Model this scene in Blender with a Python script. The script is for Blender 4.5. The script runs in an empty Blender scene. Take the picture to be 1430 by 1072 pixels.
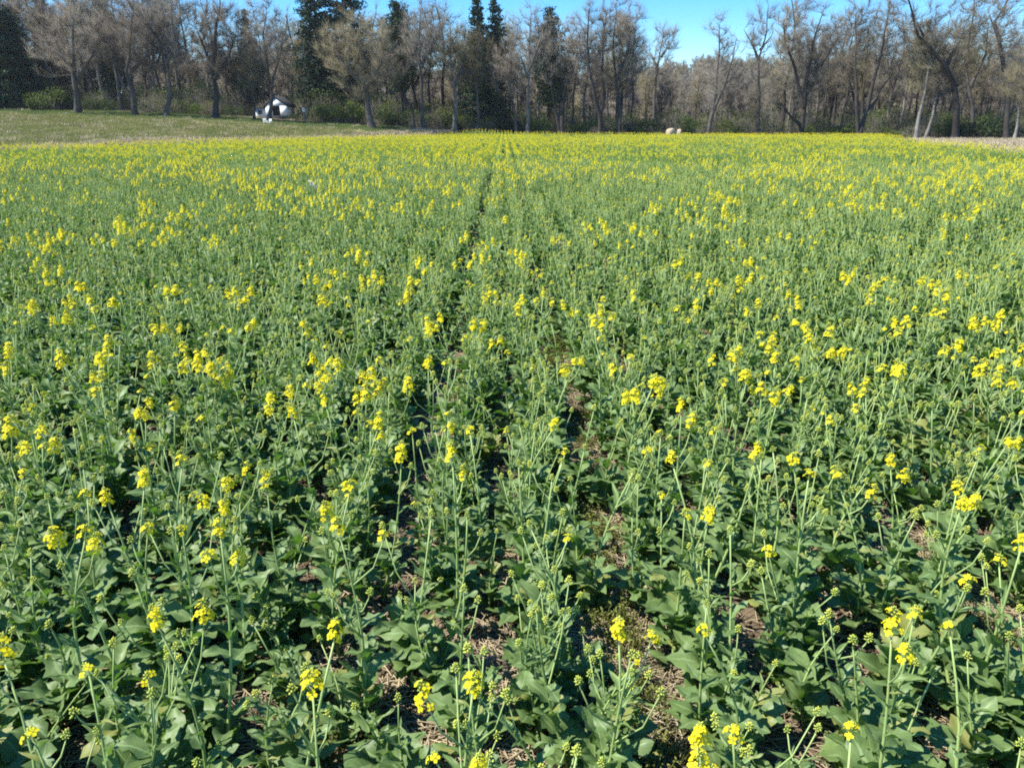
import bpy, math, random
import numpy as np
from mathutils import Matrix, Vector, Euler

# ------------------------------------------------------------------ camera, world, sun
scn = bpy.context.scene
COL = scn.collection
R = math.radians
CAM_H = 1.65
F_PX, CX, CY = 1074.0, 715.0, 536.0            # photograph is 1430 x 1072
HORIZON_Y, VANISH_X = 175.0, 703.0
PITCH = math.atan((CY - HORIZON_Y) / F_PX)
YAW = -math.atan((CX - VANISH_X) / F_PX * math.cos(PITCH))
cd = bpy.data.cameras.new('camera')
cam = bpy.data.objects.new('camera', cd)
COL.objects.link(cam)
cd.sensor_fit = 'HORIZONTAL'
cd.sensor_width = 36.0
cd.lens = 36.0 * F_PX / 1430.0
cd.clip_start = 0.05
cd.clip_end = 6000
cam.location = (0, 0, CAM_H)
cam.rotation_euler = (math.pi / 2 - PITCH, 0, YAW)
scn.camera = cam

SUN_EL, SUN_BACK = R(54), R(13)                # sun stands to the side (-X), a little behind the camera
S = Vector((-math.cos(SUN_EL) * math.cos(SUN_BACK), -math.cos(SUN_EL) * math.sin(SUN_BACK), math.sin(SUN_EL)))
w = bpy.data.worlds.new('World')
scn.world = w
w.use_nodes = True
nt = w.node_tree
nt.nodes.clear()
sky = nt.nodes.new('ShaderNodeTexSky')
sky.sky_type = 'NISHITA'
sky.sun_disc = False
sky.sun_elevation = SUN_EL
sky.sun_rotation = math.atan2(S.x, S.y)
sky.altitude = 200
sky.air_density = 1.0
sky.dust_density = 0.0
sky.ozone_density = 5.0
bg = nt.nodes.new('ShaderNodeBackground')
bg.inputs['Strength'].default_value = 0.112
wo = nt.nodes.new('ShaderNodeOutputWorld')
hs = nt.nodes.new('ShaderNodeHueSaturation')
hs.inputs['Saturation'].default_value = 1.45
hs.inputs['Hue'].default_value = 0.504
nt.links.new(sky.outputs[0], hs.inputs['Color'])
nt.links.new(hs.outputs[0], bg.inputs['Color'])
nt.links.new(bg.outputs[0], wo.inputs['Surface'])

ld = bpy.data.lights.new('sun', 'SUN')
ld.energy = 4.6
ld.angle = R(0.5)
ld.color = (1.0, 0.95, 0.86)
sun = bpy.data.objects.new('sun', ld)
COL.objects.link(sun)
sun.location = (-30, -10, 40)
sun.rotation_euler = S.to_track_quat('Z', 'Y').to_euler()

scn.view_settings.view_transform = 'Standard'
scn.view_settings.look = 'None'
scn.view_settings.exposure = 1.12
scn.view_settings.gamma = 1.0
scn.view_settings.use_curve_mapping = False
scn.render.engine = 'CYCLES'
scn.cycles.max_bounces = 6
scn.cycles.diffuse_bounces = 3
scn.cycles.transmission_bounces = 3
scn.cycles.glossy_bounces = 2
scn.cycles.use_denoising = False
scn.cycles.filter_width = 1.9

rng = np.random.default_rng(11)
rnd = random.Random(5)
U = lambda a, b: rnd.uniform(a, b)

# ------------------------------------------------------------------ pixel helpers
_rot = cam.rotation_euler.to_matrix()
_r, _u, _f = _rot @ Vector((1, 0, 0)), _rot @ Vector((0, 1, 0)), _rot @ Vector((0, 0, -1))
CAMP = Vector((0, 0, CAM_H))
def ray(px, py):
    return _f * F_PX + _r * (px - CX) - _u * (py - CY)
def at_y(px, py, Y):
    d = ray(px, py); return CAMP + d * (Y / d.y)
def at_z(px, py, z):
    d = ray(px, py); return CAMP + d * ((z - CAM_H) / d.z)
def to_px(p):
    q = Vector(p) - CAMP
    d = q.dot(_f)
    return CX + F_PX * q.dot(_r) / d, CY - F_PX * q.dot(_u) / d, d

# ------------------------------------------------------------------ mesh helpers
class MB:
    """collects vertices / faces (triangles and quads), uv and material index for one mesh"""
    def __init__(s):
        s.v, s.f, s.uv, s.m, s.n = [], [], [], [], 0
    def add(s, v, f, uv=None, m=0):
        v = np.asarray(v, float).reshape(-1, 3)
        s.v.append(v)
        for q in f:
            s.f.append(tuple(i + s.n for i in q)); s.m.append(m)
        s.uv.append(np.zeros((len(v), 2)) if uv is None else np.asarray(uv, float))
        s.n += len(v)
    def add_np(s, v, f, m=0, uv=None):
        s.add(v, f.tolist() if isinstance(f, np.ndarray) else f, uv, m)
    def merge(s, o, M=None, mmap=None):
        v = np.concatenate(o.v)
        if M is not None:
            A = np.array(M); v = v @ A[:3, :3].T + A[:3, 3]
        for q, m in zip(o.f, o.m):
            s.f.append(tuple(i + s.n for i in q)); s.m.append(m if mmap is None else mmap[m])
        s.v.append(v); s.uv.append(np.concatenate(o.uv)); s.n += len(v)
    def mesh(s, name, mats, smooth=False):
        me = bpy.data.meshes.new(name)
        v = np.concatenate(s.v)
        ln = np.fromiter((len(q) for q in s.f), np.int32, len(s.f))
        idx = np.fromiter((i for q in s.f for i in q), np.int32, int(ln.sum()))
        me.vertices.add(len(v)); me.vertices.foreach_set('co', v.astype(np.float32).ravel())
        me.loops.add(len(idx)); me.loops.foreach_set('vertex_index', idx)
        me.polygons.add(len(ln))
        st = np.zeros(len(ln), np.int32); st[1:] = np.cumsum(ln)[:-1]
        me.polygons.foreach_set('loop_start', st)
        me.polygons.foreach_set('material_index', np.array(s.m, np.int32))
        if smooth:
            me.polygons.foreach_set('use_smooth', np.ones(len(ln), bool))
        uvl = me.uv_layers.new(name='UVMap')
        uvl.data.foreach_set('uv', np.concatenate(s.uv)[idx].astype(np.float32).ravel())
        for m in mats: me.materials.append(m)
        me.update(calc_edges=True)
        me.validate()
        return me

def tube(mb, pts, rad, n=6, m=0, cap=True):
    pts = [Vector(p) for p in pts]
    V, F = [], []
    prev = None
    for i, p in enumerate(pts):
        t = (pts[min(i + 1, len(pts) - 1)] - pts[max(i - 1, 0)])
        t = t.normalized() if t.length > 1e-9 else Vector((0, 0, 1))
        if prev is None:
            a = t.cross(Vector((0.3, 0.91, 0.28))).normalized()
        else:
            a = (prev - t * prev.dot(t)).normalized()
        prev = a
        b = t.cross(a)
        for k in range(n):
            an = 2 * math.pi * k / n
            V.append(p + (a * math.cos(an) + b * math.sin(an)) * rad[i])
    for i in range(len(pts) - 1):
        for k in range(n):
            k2 = (k + 1) % n
            F.append((i * n + k, i * n + k2, (i + 1) * n + k2, (i + 1) * n + k))
    if cap:
        F.append(tuple(range((len(pts) - 1) * n, len(pts) * n)))
    mb.add(V, F, None, m)

def box(mb, lo, hi, m=0):
    x0, y0, z0 = lo; x1, y1, z1 = hi
    V = [(x0,y0,z0),(x1,y0,z0),(x1,y1,z0),(x0,y1,z0),(x0,y0,z1),(x1,y0,z1),(x1,y1,z1),(x0,y1,z1)]
    mb.add(V, [(0,3,2,1),(4,5,6,7),(0,1,5,4),(1,2,6,5),(2,3,7,6),(3,0,4,7)], None, m)

def cones(mb, P, D, L, rad, m=0):
    """many three-sided thin twigs at once"""
    n = len(P)
    D = D / np.linalg.norm(D, axis=1, keepdims=True)
    ref = np.where(np.abs(D[:, 2:3]) > 0.9, [[1., 0, 0]], [[0, 0, 1.]])
    A = np.cross(D, ref); A /= np.linalg.norm(A, axis=1, keepdims=True)
    B = np.cross(D, A)
    V = np.empty((n, 4, 3))
    for k in range(3):
        an = 2 * math.pi * k / 3
        V[:, k] = P + (A * math.cos(an) + B * math.sin(an)) * rad[:, None]
    V[:, 3] = P + D * L[:, None]
    base = np.arange(n)[:, None] * 4
    F = np.concatenate([base + [0, 1, 3], base + [1, 2, 3], base + [2, 0, 3]])
    mb.add_np(V.reshape(-1, 3), F, m)

def cards(mb, P, Nrm, size, m=0, aspect=0.6):
    """many small four-cornered leaves"""
    n = len(P)
    Nrm = Nrm / np.linalg.norm(Nrm, axis=1, keepdims=True)
    T = rng.normal(size=(n, 3)); T -= Nrm * (T * Nrm).sum(1, keepdims=True)
    T /= np.linalg.norm(T, axis=1, keepdims=True)
    B = np.cross(Nrm, T)
    s = size[:, None]
    V = np.empty((n, 4, 3))
    V[:, 0] = P - T * s * .5
    V[:, 1] = P + B * s * aspect * .5 + T * s * .08
    V[:, 2] = P + T * s * .5
    V[:, 3] = P - B * s * aspect * .5 + T * s * .08
    F = np.arange(n * 4).reshape(n, 4)
    mb.add_np(V.reshape(-1, 3), F, m)

def link(o, parent=None, M=None):
    COL.objects.link(o)
    if parent is not None: o.parent = parent
    if M is not None: o.matrix_basis = M
    return o
def obj(name, me, parent=None, M=None):
    return link(bpy.data.objects.new(name, me), parent, M)
def empty(name, loc, label, cat, group=None):
    o = bpy.data.objects.new(name, None); COL.objects.link(o)
    o.empty_display_size = 0.1
    o.location = loc
    return tag(o, label, cat, group)
def tag(o, label=None, cat=None, group=None, kind=None):
    if label: o['label'] = label
    if cat: o['category'] = cat
    if group: o['group'] = group
    if kind: o['kind'] = kind
    return o

# ------------------------------------------------------------------ materials
def new_mat(name):
    m = bpy.data.materials.new(name); m.use_nodes = True
    n = m.node_tree; n.nodes.clear()
    out = n.nodes.new('ShaderNodeOutputMaterial')
    b = n.nodes.new('ShaderNodeBsdfPrincipled')
    n.links.new(b.outputs[0], out.inputs['Surface'])
    return m, n, b, out
def N(n, t, **kw):
    x = n.nodes.new(t)
    for k, v in kw.items(): setattr(x, k, v)
    return x
def ramp(n, fac, stops, interp='LINEAR'):
    r = N(n, 'ShaderNodeValToRGB'); r.color_ramp.interpolation = interp
    e = r.color_ramp.elements
    while len(e) > 1: e.remove(e[-1])
    e[0].position = stops[0][0]; e[0].color = (*stops[0][1], 1)
    for p, c in stops[1:]:
        k = e.new(p); k.color = (*c, 1)
    n.links.new(fac, r.inputs['Fac'])
    return r.outputs['Color']
def noise(n, scale, detail=3, vec=None, rough=0.55):
    t = N(n, 'ShaderNodeTexNoise'); t.inputs['Scale'].default_value = scale
    t.inputs['Detail'].default_value = detail; t.inputs['Roughness'].default_value = rough
    if vec is not None: n.links.new(vec, t.inputs['Vector'])
    return t.outputs['Fac']
def mixc(n, fac, a, b, blend='MIX'):
    x = N(n, 'ShaderNodeMix', data_type='RGBA', blend_type=blend)
    if isinstance(fac, float): x.inputs['Factor'].default_value = fac
    else: n.links.new(fac, x.inputs['Factor'])
    for i, c in ((6, a), (7, b)):
        if isinstance(c, tuple): x.inputs[i].default_value = (*c, 1)
        else: n.links.new(c, x.inputs[i])
    return x.outputs[2]
def math1(n, op, a, b=None, c=None):
    x = N(n, 'ShaderNodeMath', operation=op)
    for i, v in enumerate((a, b, c)):
        if v is None: continue
        if isinstance(v, (int, float)): x.inputs[i].default_value = v
        else: n.links.new(v, x.inputs[i])
    return x.outputs[0]
def add_translucent(n, b, out, color, fac):
    t = N(n, 'ShaderNodeBsdfTranslucent')
    if isinstance(color, tuple): t.inputs['Color'].default_value = (*color, 1)
    else: n.links.new(color, t.inputs['Color'])
    mx = N(n, 'ShaderNodeMixShader'); mx.inputs[0].default_value = fac
    n.links.new(b.outputs[0], mx.inputs[1]); n.links.new(t.outputs[0], mx.inputs[2])
    n.links.new(mx.outputs[0], out.inputs['Surface'])

def mat_leaf(name, dark, light, rib, transl, tf=0.22):
    m, n, b, out = new_mat(name)
    uv = N(n, 'ShaderNodeUVMap').outputs[0]
    sp = N(n, 'ShaderNodeSeparateXYZ'); n.links.new(uv, sp.inputs[0])
    oi = N(n, 'ShaderNodeObjectInfo')
    tc = N(n, 'ShaderNodeNewGeometry')
    ns = noise(n, 22, 3, tc.outputs['Position'])
    f = math1(n, 'ADD', math1(n, 'MULTIPLY', ns, 0.7), math1(n, 'MULTIPLY', oi.outputs['Random'], 0.35))
    f = math1(n, 'SUBTRACT', f, 0.02)
    col = ramp(n, f, [(0.2, dark), (0.75, light)])
    # pale midrib and faint side veins
    du = math1(n, 'ABSOLUTE', math1(n, 'SUBTRACT', sp.outputs[0], 0.5))
    wid = math1(n, 'MULTIPLY_ADD', sp.outputs[1], -0.04, 0.075)
    ribm = math1(n, 'LESS_THAN', du, wid)
    vein = math1(n, 'SINE', math1(n, 'MULTIPLY', math1(n, 'SUBTRACT', sp.outputs[1], math1(n, 'MULTIPLY', du, 0.6)), 55))
    veinm = math1(n, 'MULTIPLY', math1(n, 'GREATER_THAN', vein, 0.9), 0.28)
    mk = math1(n, 'MAXIMUM', math1(n, 'MULTIPLY', ribm, 0.8), veinm)
    col = mixc(n, mk, col, rib)
    yel = math1(n, 'MULTIPLY', math1(n, 'GREATER_THAN', math1(n, 'ADD', oi.outputs['Random'], math1(n, 'MULTIPLY', noise(n, 45, 2, tc.outputs['Position']), .16)), 1.03), .55)
    col = mixc(n, yel, col, (0.30, 0.27, 0.06))
    col = mixc(n, math1(n, 'MULTIPLY', tc.outputs['Backfacing'], 0.35), col, light)
    n.links.new(col, b.inputs['Base Color'])
    b.inputs['Roughness'].default_value = 0.5
    b.inputs['Specular IOR Level'].default_value = 0.4
    add_translucent(n, b, out, transl, tf)
    return m
LEAF = mat_leaf('rape_leaf', (0.074, 0.130, 0.036), (0.188, 0.278, 0.092), (0.25, 0.36, 0.15), (0.13, 0.28, 0.025), .33)
LEAF_UP = mat_leaf('rape_upper_leaf', (0.086, 0.148, 0.036), (0.205, 0.295, 0.090), (0.27, 0.37, 0.14), (0.16, 0.30, 0.025), .36)

def mat_simple(name, stops, scale=8, rough=0.6, spec=0.3, transl=None, tf=0.3, obj_rand=0.3, bump=0.0):
    m, n, b, out = new_mat(name)
    g = N(n, 'ShaderNodeNewGeometry'); oi = N(n, 'ShaderNodeObjectInfo')
    f = math1(n, 'ADD', math1(n, 'MULTIPLY', noise(n, scale, 4, g.outputs['Position']), 1 - obj_rand),
              math1(n, 'MULTIPLY', oi.outputs['Random'], obj_rand))
    col = ramp(n, f, stops)
    n.links.new(col, b.inputs['Base Color'])
    b.inputs['Roughness'].default_value = rough
    b.inputs['Specular IOR Level'].default_value = spec
    if bump:
        bp = N(n, 'ShaderNodeBump'); bp.inputs['Strength'].default_value = bump
        bp.inputs['Distance'].default_value = 0.05
        n.links.new(noise(n, scale * 4, 5, g.outputs['Position']), bp.inputs['Height'])
        n.links.new(bp.outputs[0], b.inputs['Normal'])
    if transl: add_translucent(n, b, out, transl, tf)
    return m
STEM = mat_simple('rape_stem', [(0.25, (0.22, 0.31, 0.085)), (0.7, (0.35, 0.45, 0.16))], 9, 0.5, 0.35)
PETAL = mat_simple('petal', [(0.25, (0.82, 0.68, 0.010)), (0.7, (0.88, 0.78, 0.025))], 60, 0.6, 0.2, (0.88, 0.76, 0.012), 0.42)
BUD = mat_simple('bud', [(0.25, (0.28, 0.36, 0.06)), (0.7, (0.50, 0.53, 0.09))], 80, 0.6, 0.25)
STRAW = mat_simple('straw', [(0.2, (0.21, 0.165, 0.10)), (0.75, (0.46, 0.385, 0.255))], 5, 0.8, 0.15)
WEED = mat_simple('weed', [(0.25, (0.10, 0.13, 0.03)), (0.75, (0.24, 0.24, 0.06))], 12, 0.65, 0.2, (0.2, 0.22, 0.03), 0.25)
BARK = mat_simple('bark', [(0.25, (0.045, 0.039, 0.034)), (0.75, (0.150, 0.132, 0.112))], 1.6, 0.9, 0.1, bump=0.6)
BARK_DARK = mat_simple('dark_bark', [(0.25, (0.028, 0.025, 0.023)), (0.75, (0.085, 0.075, 0.066))], 1.6, 0.9, 0.1, bump=0.6)
BARK_PALE = mat_simple('pale_bark', [(0.3, (0.10, 0.09, 0.078)), (0.7, (0.28, 0.255, 0.22))], 1.3, 0.9, 0.1, bump=0.5)
TWIG = mat_simple('twig', [(0.2, (0.100, 0.086, 0.066)), (0.8, (0.215, 0.188, 0.146))], 0.5, 0.85, 0.1, obj_rand=0.5)
TWIG_TAN = mat_simple('tan_twig', [(0.2, (0.11, 0.096, 0.060)), (0.8, (0.225, 0.20, 0.125))], 0.5, 0.85, 0.1)
TWIG_GREY = mat_simple('grey_twig', [(0.2, (0.102, 0.094, 0.078)), (0.8, (0.22, 0.204, 0.170))], 0.5, 0.85, 0.1)
BUDLEAF = mat_simple('spring_leaf', [(0.2, (0.105, 0.115, 0.030)), (0.8, (0.205, 0.21, 0.058))], 1.0, 0.7, 0.2, (0.25, 0.26, 0.05), 0.3)
BUDRED = mat_simple('spring_bud', [(0.2, (0.095, 0.075, 0.058)), (0.8, (0.17, 0.138, 0.108))], 1.0, 0.8, 0.1)
NEEDLE = mat_simple('needle', [(0.2, (0.022, 0.044, 0.022)), (0.8, (0.066, 0.104, 0.048))], 0.9, 0.65, 0.25)
NEEDLE_PINE = mat_simple('pine_needle', [(0.2, (0.022, 0.042, 0.016)), (0.8, (0.06, 0.095, 0.036))], 0.9, 0.65, 0.25)
SHRUBLEAF = mat_simple('shrub_leaf', [(0.2, (0.060, 0.088, 0.020)), (0.8, (0.145, 0.185, 0.042))], 1.2, 0.6, 0.25, (0.14, 0.2, 0.03), 0.3)
SHRUBDARK = mat_simple('dark_shrub_leaf', [(0.2, (0.022, 0.040, 0.014)), (0.8, (0.058, 0.092, 0.028))], 1.2, 0.6, 0.25, (0.08, 0.12, 0.02), 0.25)
GRASS = mat_simple('grass_blade', [(0.2, (0.11, 0.135, 0.036)), (0.55, (0.20, 0.20, 0.068)), (0.85, (0.36, 0.32, 0.15))], 0.6, 0.7, 0.2, (0.2, 0.22, 0.06), 0.25, obj_rand=0.55)
GRASS_GREEN = mat_simple('green_grass_blade', [(0.2, (0.05, 0.09, 0.025)), (0.8, (0.12, 0.17, 0.05))], 0.6, 0.7, 0.2, (0.12, 0.18, 0.03), 0.25)
DRYGRASS = mat_simple('dry_grass_blade', [(0.2, (0.28, 0.225, 0.14)), (0.8, (0.50, 0.43, 0.29))], 0.8, 0.8, 0.15)

def mat_ground(name, stops, s1, s2, bump=0.4, dist=0.03):
    m, n, b, out = new_mat(name)
    g = N(n, 'ShaderNodeNewGeometry')
    f = math1(n, 'ADD', math1(n, 'MULTIPLY', noise(n, s1, 4, g.outputs['Position']), 0.5),
              math1(n, 'MULTIPLY', noise(n, s2, 6, g.outputs['Position'], 0.7), 0.5))
    n.links.new(ramp(n, f, stops), b.inputs['Base Color'])
    b.inputs['Roughness'].default_value = 0.95
    b.inputs['Specular IOR Level'].default_value = 0.1
    bp = N(n, 'ShaderNodeBump'); bp.inputs['Strength'].default_value = bump; bp.inputs['Distance'].default_value = dist
    n.links.new(noise(n, s2 * 1.7, 6, g.outputs['Position'], 0.65), bp.inputs['Height'])
    n.links.new(bp.outputs[0], b.inputs['Normal'])
    return m
SOIL = mat_ground('soil', [(0.3, (0.09, 0.067, 0.042)), (0.5, (0.18, 0.135, 0.088)), (0.68, (0.31, 0.245, 0.165))], 3.0, 38, 0.9, 0.03)
FOREST_FLOOR = mat_ground('leaf_litter', [(0.3, (0.06, 0.05, 0.03)), (0.7, (0.16, 0.12, 0.08))], 0.2, 3)
MEADOW = mat_ground('meadow_turf', [(0.3, (0.15, 0.165, 0.05)), (0.5, (0.25, 0.24, 0.088)), (0.7, (0.37, 0.32, 0.155))], 0.12, 2.2, 0.6, 0.06)
STUBBLE = mat_ground('stubble', [(0.3, (0.34, 0.28, 0.18)), (0.7, (0.54, 0.47, 0.33))], 0.3, 6, 0.6, 0.05)
WHITE = mat_simple('white_siding', [(0.3, (0.74, 0.74, 0.72)), (0.7, (0.82, 0.82, 0.80))], 1.5, 0.6, 0.3)
ROOF = mat_simple('dark_shingle', [(0.3, (0.022, 0.023, 0.026)), (0.7, (0.045, 0.046, 0.05))], 3, 0.85, 0.2)
DARK = mat_simple('dark_interior', [(0.3, (0.02, 0.022, 0.024)), (0.7, (0.035, 0.037, 0.04))], 2, 0.8, 0.1)
GREYGLASS = mat_simple('window_glass', [(0.3, (0.03, 0.035, 0.04)), (0.7, (0.05, 0.055, 0.06))], 2, 0.08, 0.6)
BALE = mat_simple('bale_straw', [(0.3, (0.36, 0.28, 0.18)), (0.7, (0.52, 0.43, 0.29))], 4, 0.85, 0.1, bump=0.6)
STONE = mat_simple('stone', [(0.3, (0.36, 0.28, 0.19)), (0.7, (0.50, 0.41, 0.30))], 30, 0.85, 0.2)
PAPER = mat_simple('white_plastic', [(0.3, (0.72, 0.68, 0.68)), (0.7, (0.80, 0.77, 0.76))], 10, 0.5, 0.3)
WOODPOST = mat_simple('weathered_wood', [(0.3, (0.16, 0.14, 0.12)), (0.7, (0.27, 0.24, 0.2))], 3, 0.85, 0.1)

# ------------------------------------------------------------------ terrain
T_X = [-400, -90, -52, -35, -17, -6.5, 2, 30, 60, 400]
T_H = [4.5, 4.0, 3.1, 2.44, 1.4, 0.65, 0.2, 0.05, 0.0, 0.0]
B_X = [-400, -60, -27, -22, -6, 2, 30, 400]           # where the meadow begins to rise
B_Y = [36, 40, 43, 63, 95, 88, 80, 80]
def smooth(t):
    t = np.clip(t, 0, 1); return t * t * (3 - 2 * t)
def height(X, Y):
    X = np.asarray(X, float); Y = np.asarray(Y, float)
    T = np.interp(X, T_X, T_H); yb = np.interp(X, B_X, B_Y)
    h = T * np.clip((Y - yb) / np.maximum(98 - yb, 6), 0, 1.15) ** 1.15
    G = np.interp(X, [-400, -60, 10, 76, 130, 260, 600], [8, 8, 8.5, 17, 15, 12, 12])
    h = h + G * smooth((Y - 150) / 190) 
    h = h + 0.025 * np.sin(X * 0.9 + 1.3) * np.sin(Y * 0.7) * (np.hypot(X, Y) > 4)
    return h
H = lambda x, y: float(height(x, y))

# field outline
L_PTS = [(-400, -400), (-27.0, 43.0), (-22.0, 63.0), (-6.0, 100.0)]
def left_edge(Y):  return np.interp(Y, [-40, 20, 43, 63, 100], [-36, -31, -27, -22, -6])
def right_edge(Y): return np.interp(Y, [-40, 20, 40, 64, 100], [19, 23, 26, 33, 48])
FIELD_END = 99.0

def grid_mesh(name, xs, ys, mat, dz=0.0, keep=None):
    X, Y = np.meshgrid(xs, ys)
    Z = height(X, Y) + dz
    nx, ny = len(xs), len(ys)
    V = np.stack([X, Y, Z], -1).reshape(-1, 3)
    F = []
    for j in range(ny - 1):
        for i in range(nx - 1):
            if keep is not None and not keep((xs[i] + xs[i + 1]) / 2, (ys[j] + ys[j + 1]) / 2): continue
            a = j * nx + i
            F.append((a, a + 1, a + nx + 1, a + nx))
    mb = MB(); mb.add(V, F)
    return mb.mesh(name, [mat], smooth=True)
def spaced(*segs):
    out = []
    for a, b, s in segs: out += list(np.arange(a, b, s))
    out.append(segs[-1][1]); return np.array(out)
gx = spaced((-1500, -300, 100), (-300, -80, 20), (-80, 80, 2.0), (80, 300, 20), (300, 1500, 100))
gy = spaced((-600, -40, 80), (-40, 0, 5), (0, 160, 2.0), (160, 400, 12), (400, 2400, 200))
tag(obj('ground', grid_mesh('ground', gx, gy, FOREST_FLOOR)), kind='structure')
fx = spaced((-37, -4, 1.0), (-4, 4, 0.25), (4, 48, 1.0)); fy = spaced((-12, 0, 1.0), (0, 8, 0.25), (8, 101, 1.0))
tag(obj('field_soil', grid_mesh('field_soil', fx, fy, SOIL, 0.006,
    lambda x, y: left_edge(y) - 1.5 < x < right_edge(y) + 1.5)), kind='structure')
mx_ = spaced((-140, 2, 1.0)); my_ = spaced((-12, 106, 1.0))
tag(obj('meadow', grid_mesh('meadow', mx_, my_, MEADOW, 0.004,
    lambda x, y: x <= left_edge(y) - 0.5 and y < 101 + 0.06 * (-x) * 0.3)), kind='structure')
sx_ = spaced((20, 110, 1.0)); sy_ = spaced((-12, 100, 1.0))
tag(obj('stubble', grid_mesh('stubble', sx_, sy_, STUBBLE, 0.004,
    lambda x, y: x >= right_edge(y) + 0.5 and y < 86)), kind='structure')

# ------------------------------------------------------------------ instancer for uncountable stuff
def source_collection(name, meshes):
    c = bpy.data.collections.new(name)
    for i, me in enumerate(meshes):
        c.objects.link(bpy.data.objects.new('%s_%03d' % (name, i), me))
    return c
def scatter(name, coll, P, rot, scl, vi):
    n = len(P)
    me = bpy.data.meshes.new(name)
    me.vertices.add(n); me.vertices.foreach_set('co', np.asarray(P, np.float32).ravel())
    a = me.attributes.new('rot', 'FLOAT_VECTOR', 'POINT'); a.data.foreach_set('vector', np.asarray(rot, np.float32).ravel())
    a = me.attributes.new('scl', 'FLOAT_VECTOR', 'POINT'); a.data.foreach_set('vector', np.asarray(scl, np.float32).ravel())
    a = me.attributes.new('vi', 'INT', 'POINT'); a.data.foreach_set('value', np.asarray(vi, np.int32))
    o = obj(name, me)
    g = bpy.data.node_groups.new(name + '_scatter', 'GeometryNodeTree')
    g.interface.new_socket('Geometry', in_out='INPUT', socket_type='NodeSocketGeometry')
    g.interface.new_socket('Geometry', in_out='OUTPUT', socket_type='NodeSocketGeometry')
    gi, go = g.nodes.new('NodeGroupInput'), g.nodes.new('NodeGroupOutput')
    ip = g.nodes.new('GeometryNodeInstanceOnPoints')
    ci = g.nodes.new('GeometryNodeCollectionInfo')
    ci.inputs['Collection'].default_value = coll
    ci.inputs['Separate Children'].default_value = True
    ci.inputs['Reset Children'].default_value = True
    def attr(nm, ty):
        x = g.nodes.new('GeometryNodeInputNamedAttribute'); x.data_type = ty
        x.inputs['Name'].default_value = nm
        return next(s for s in x.outputs if s.enabled and s.name == 'Attribute')
    er = g.nodes.new('FunctionNodeEulerToRotation')
    g.links.new(attr('rot', 'FLOAT_VECTOR'), er.inputs[0])
    g.links.new(gi.outputs[0], ip.inputs['Points'])
    g.links.new(ci.outputs[0], ip.inputs['Instance'])
    ip.inputs['Pick Instance'].default_value = True
    g.links.new(attr('vi', 'INT'), ip.inputs['Instance Index'])
    g.links.new(er.outputs[0], ip.inputs['Rotation'])
    g.links.new(attr('scl', 'FLOAT_VECTOR'), ip.inputs['Scale'])
    g.links.new(ip.outputs[0], go.inputs[0])
    md = o.modifiers.new('scatter', 'NODES'); md.node_group = g
    return o

# ------------------------------------------------------------------ the woods: bare trees
def resample(pts, rads, step):
    P, Q = [Vector(pts[0])], [rads[0]]
    for i in range(len(pts) - 1):
        a, b = Vector(pts[i]), Vector(pts[i + 1])
        k = max(1, int((b - a).length / step))
        for j in range(1, k + 1):
            P.append(a.lerp(b, j / k)); Q.append(rads[i] + (rads[i + 1] - rads[i]) * j / k)
    return P, Q

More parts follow.
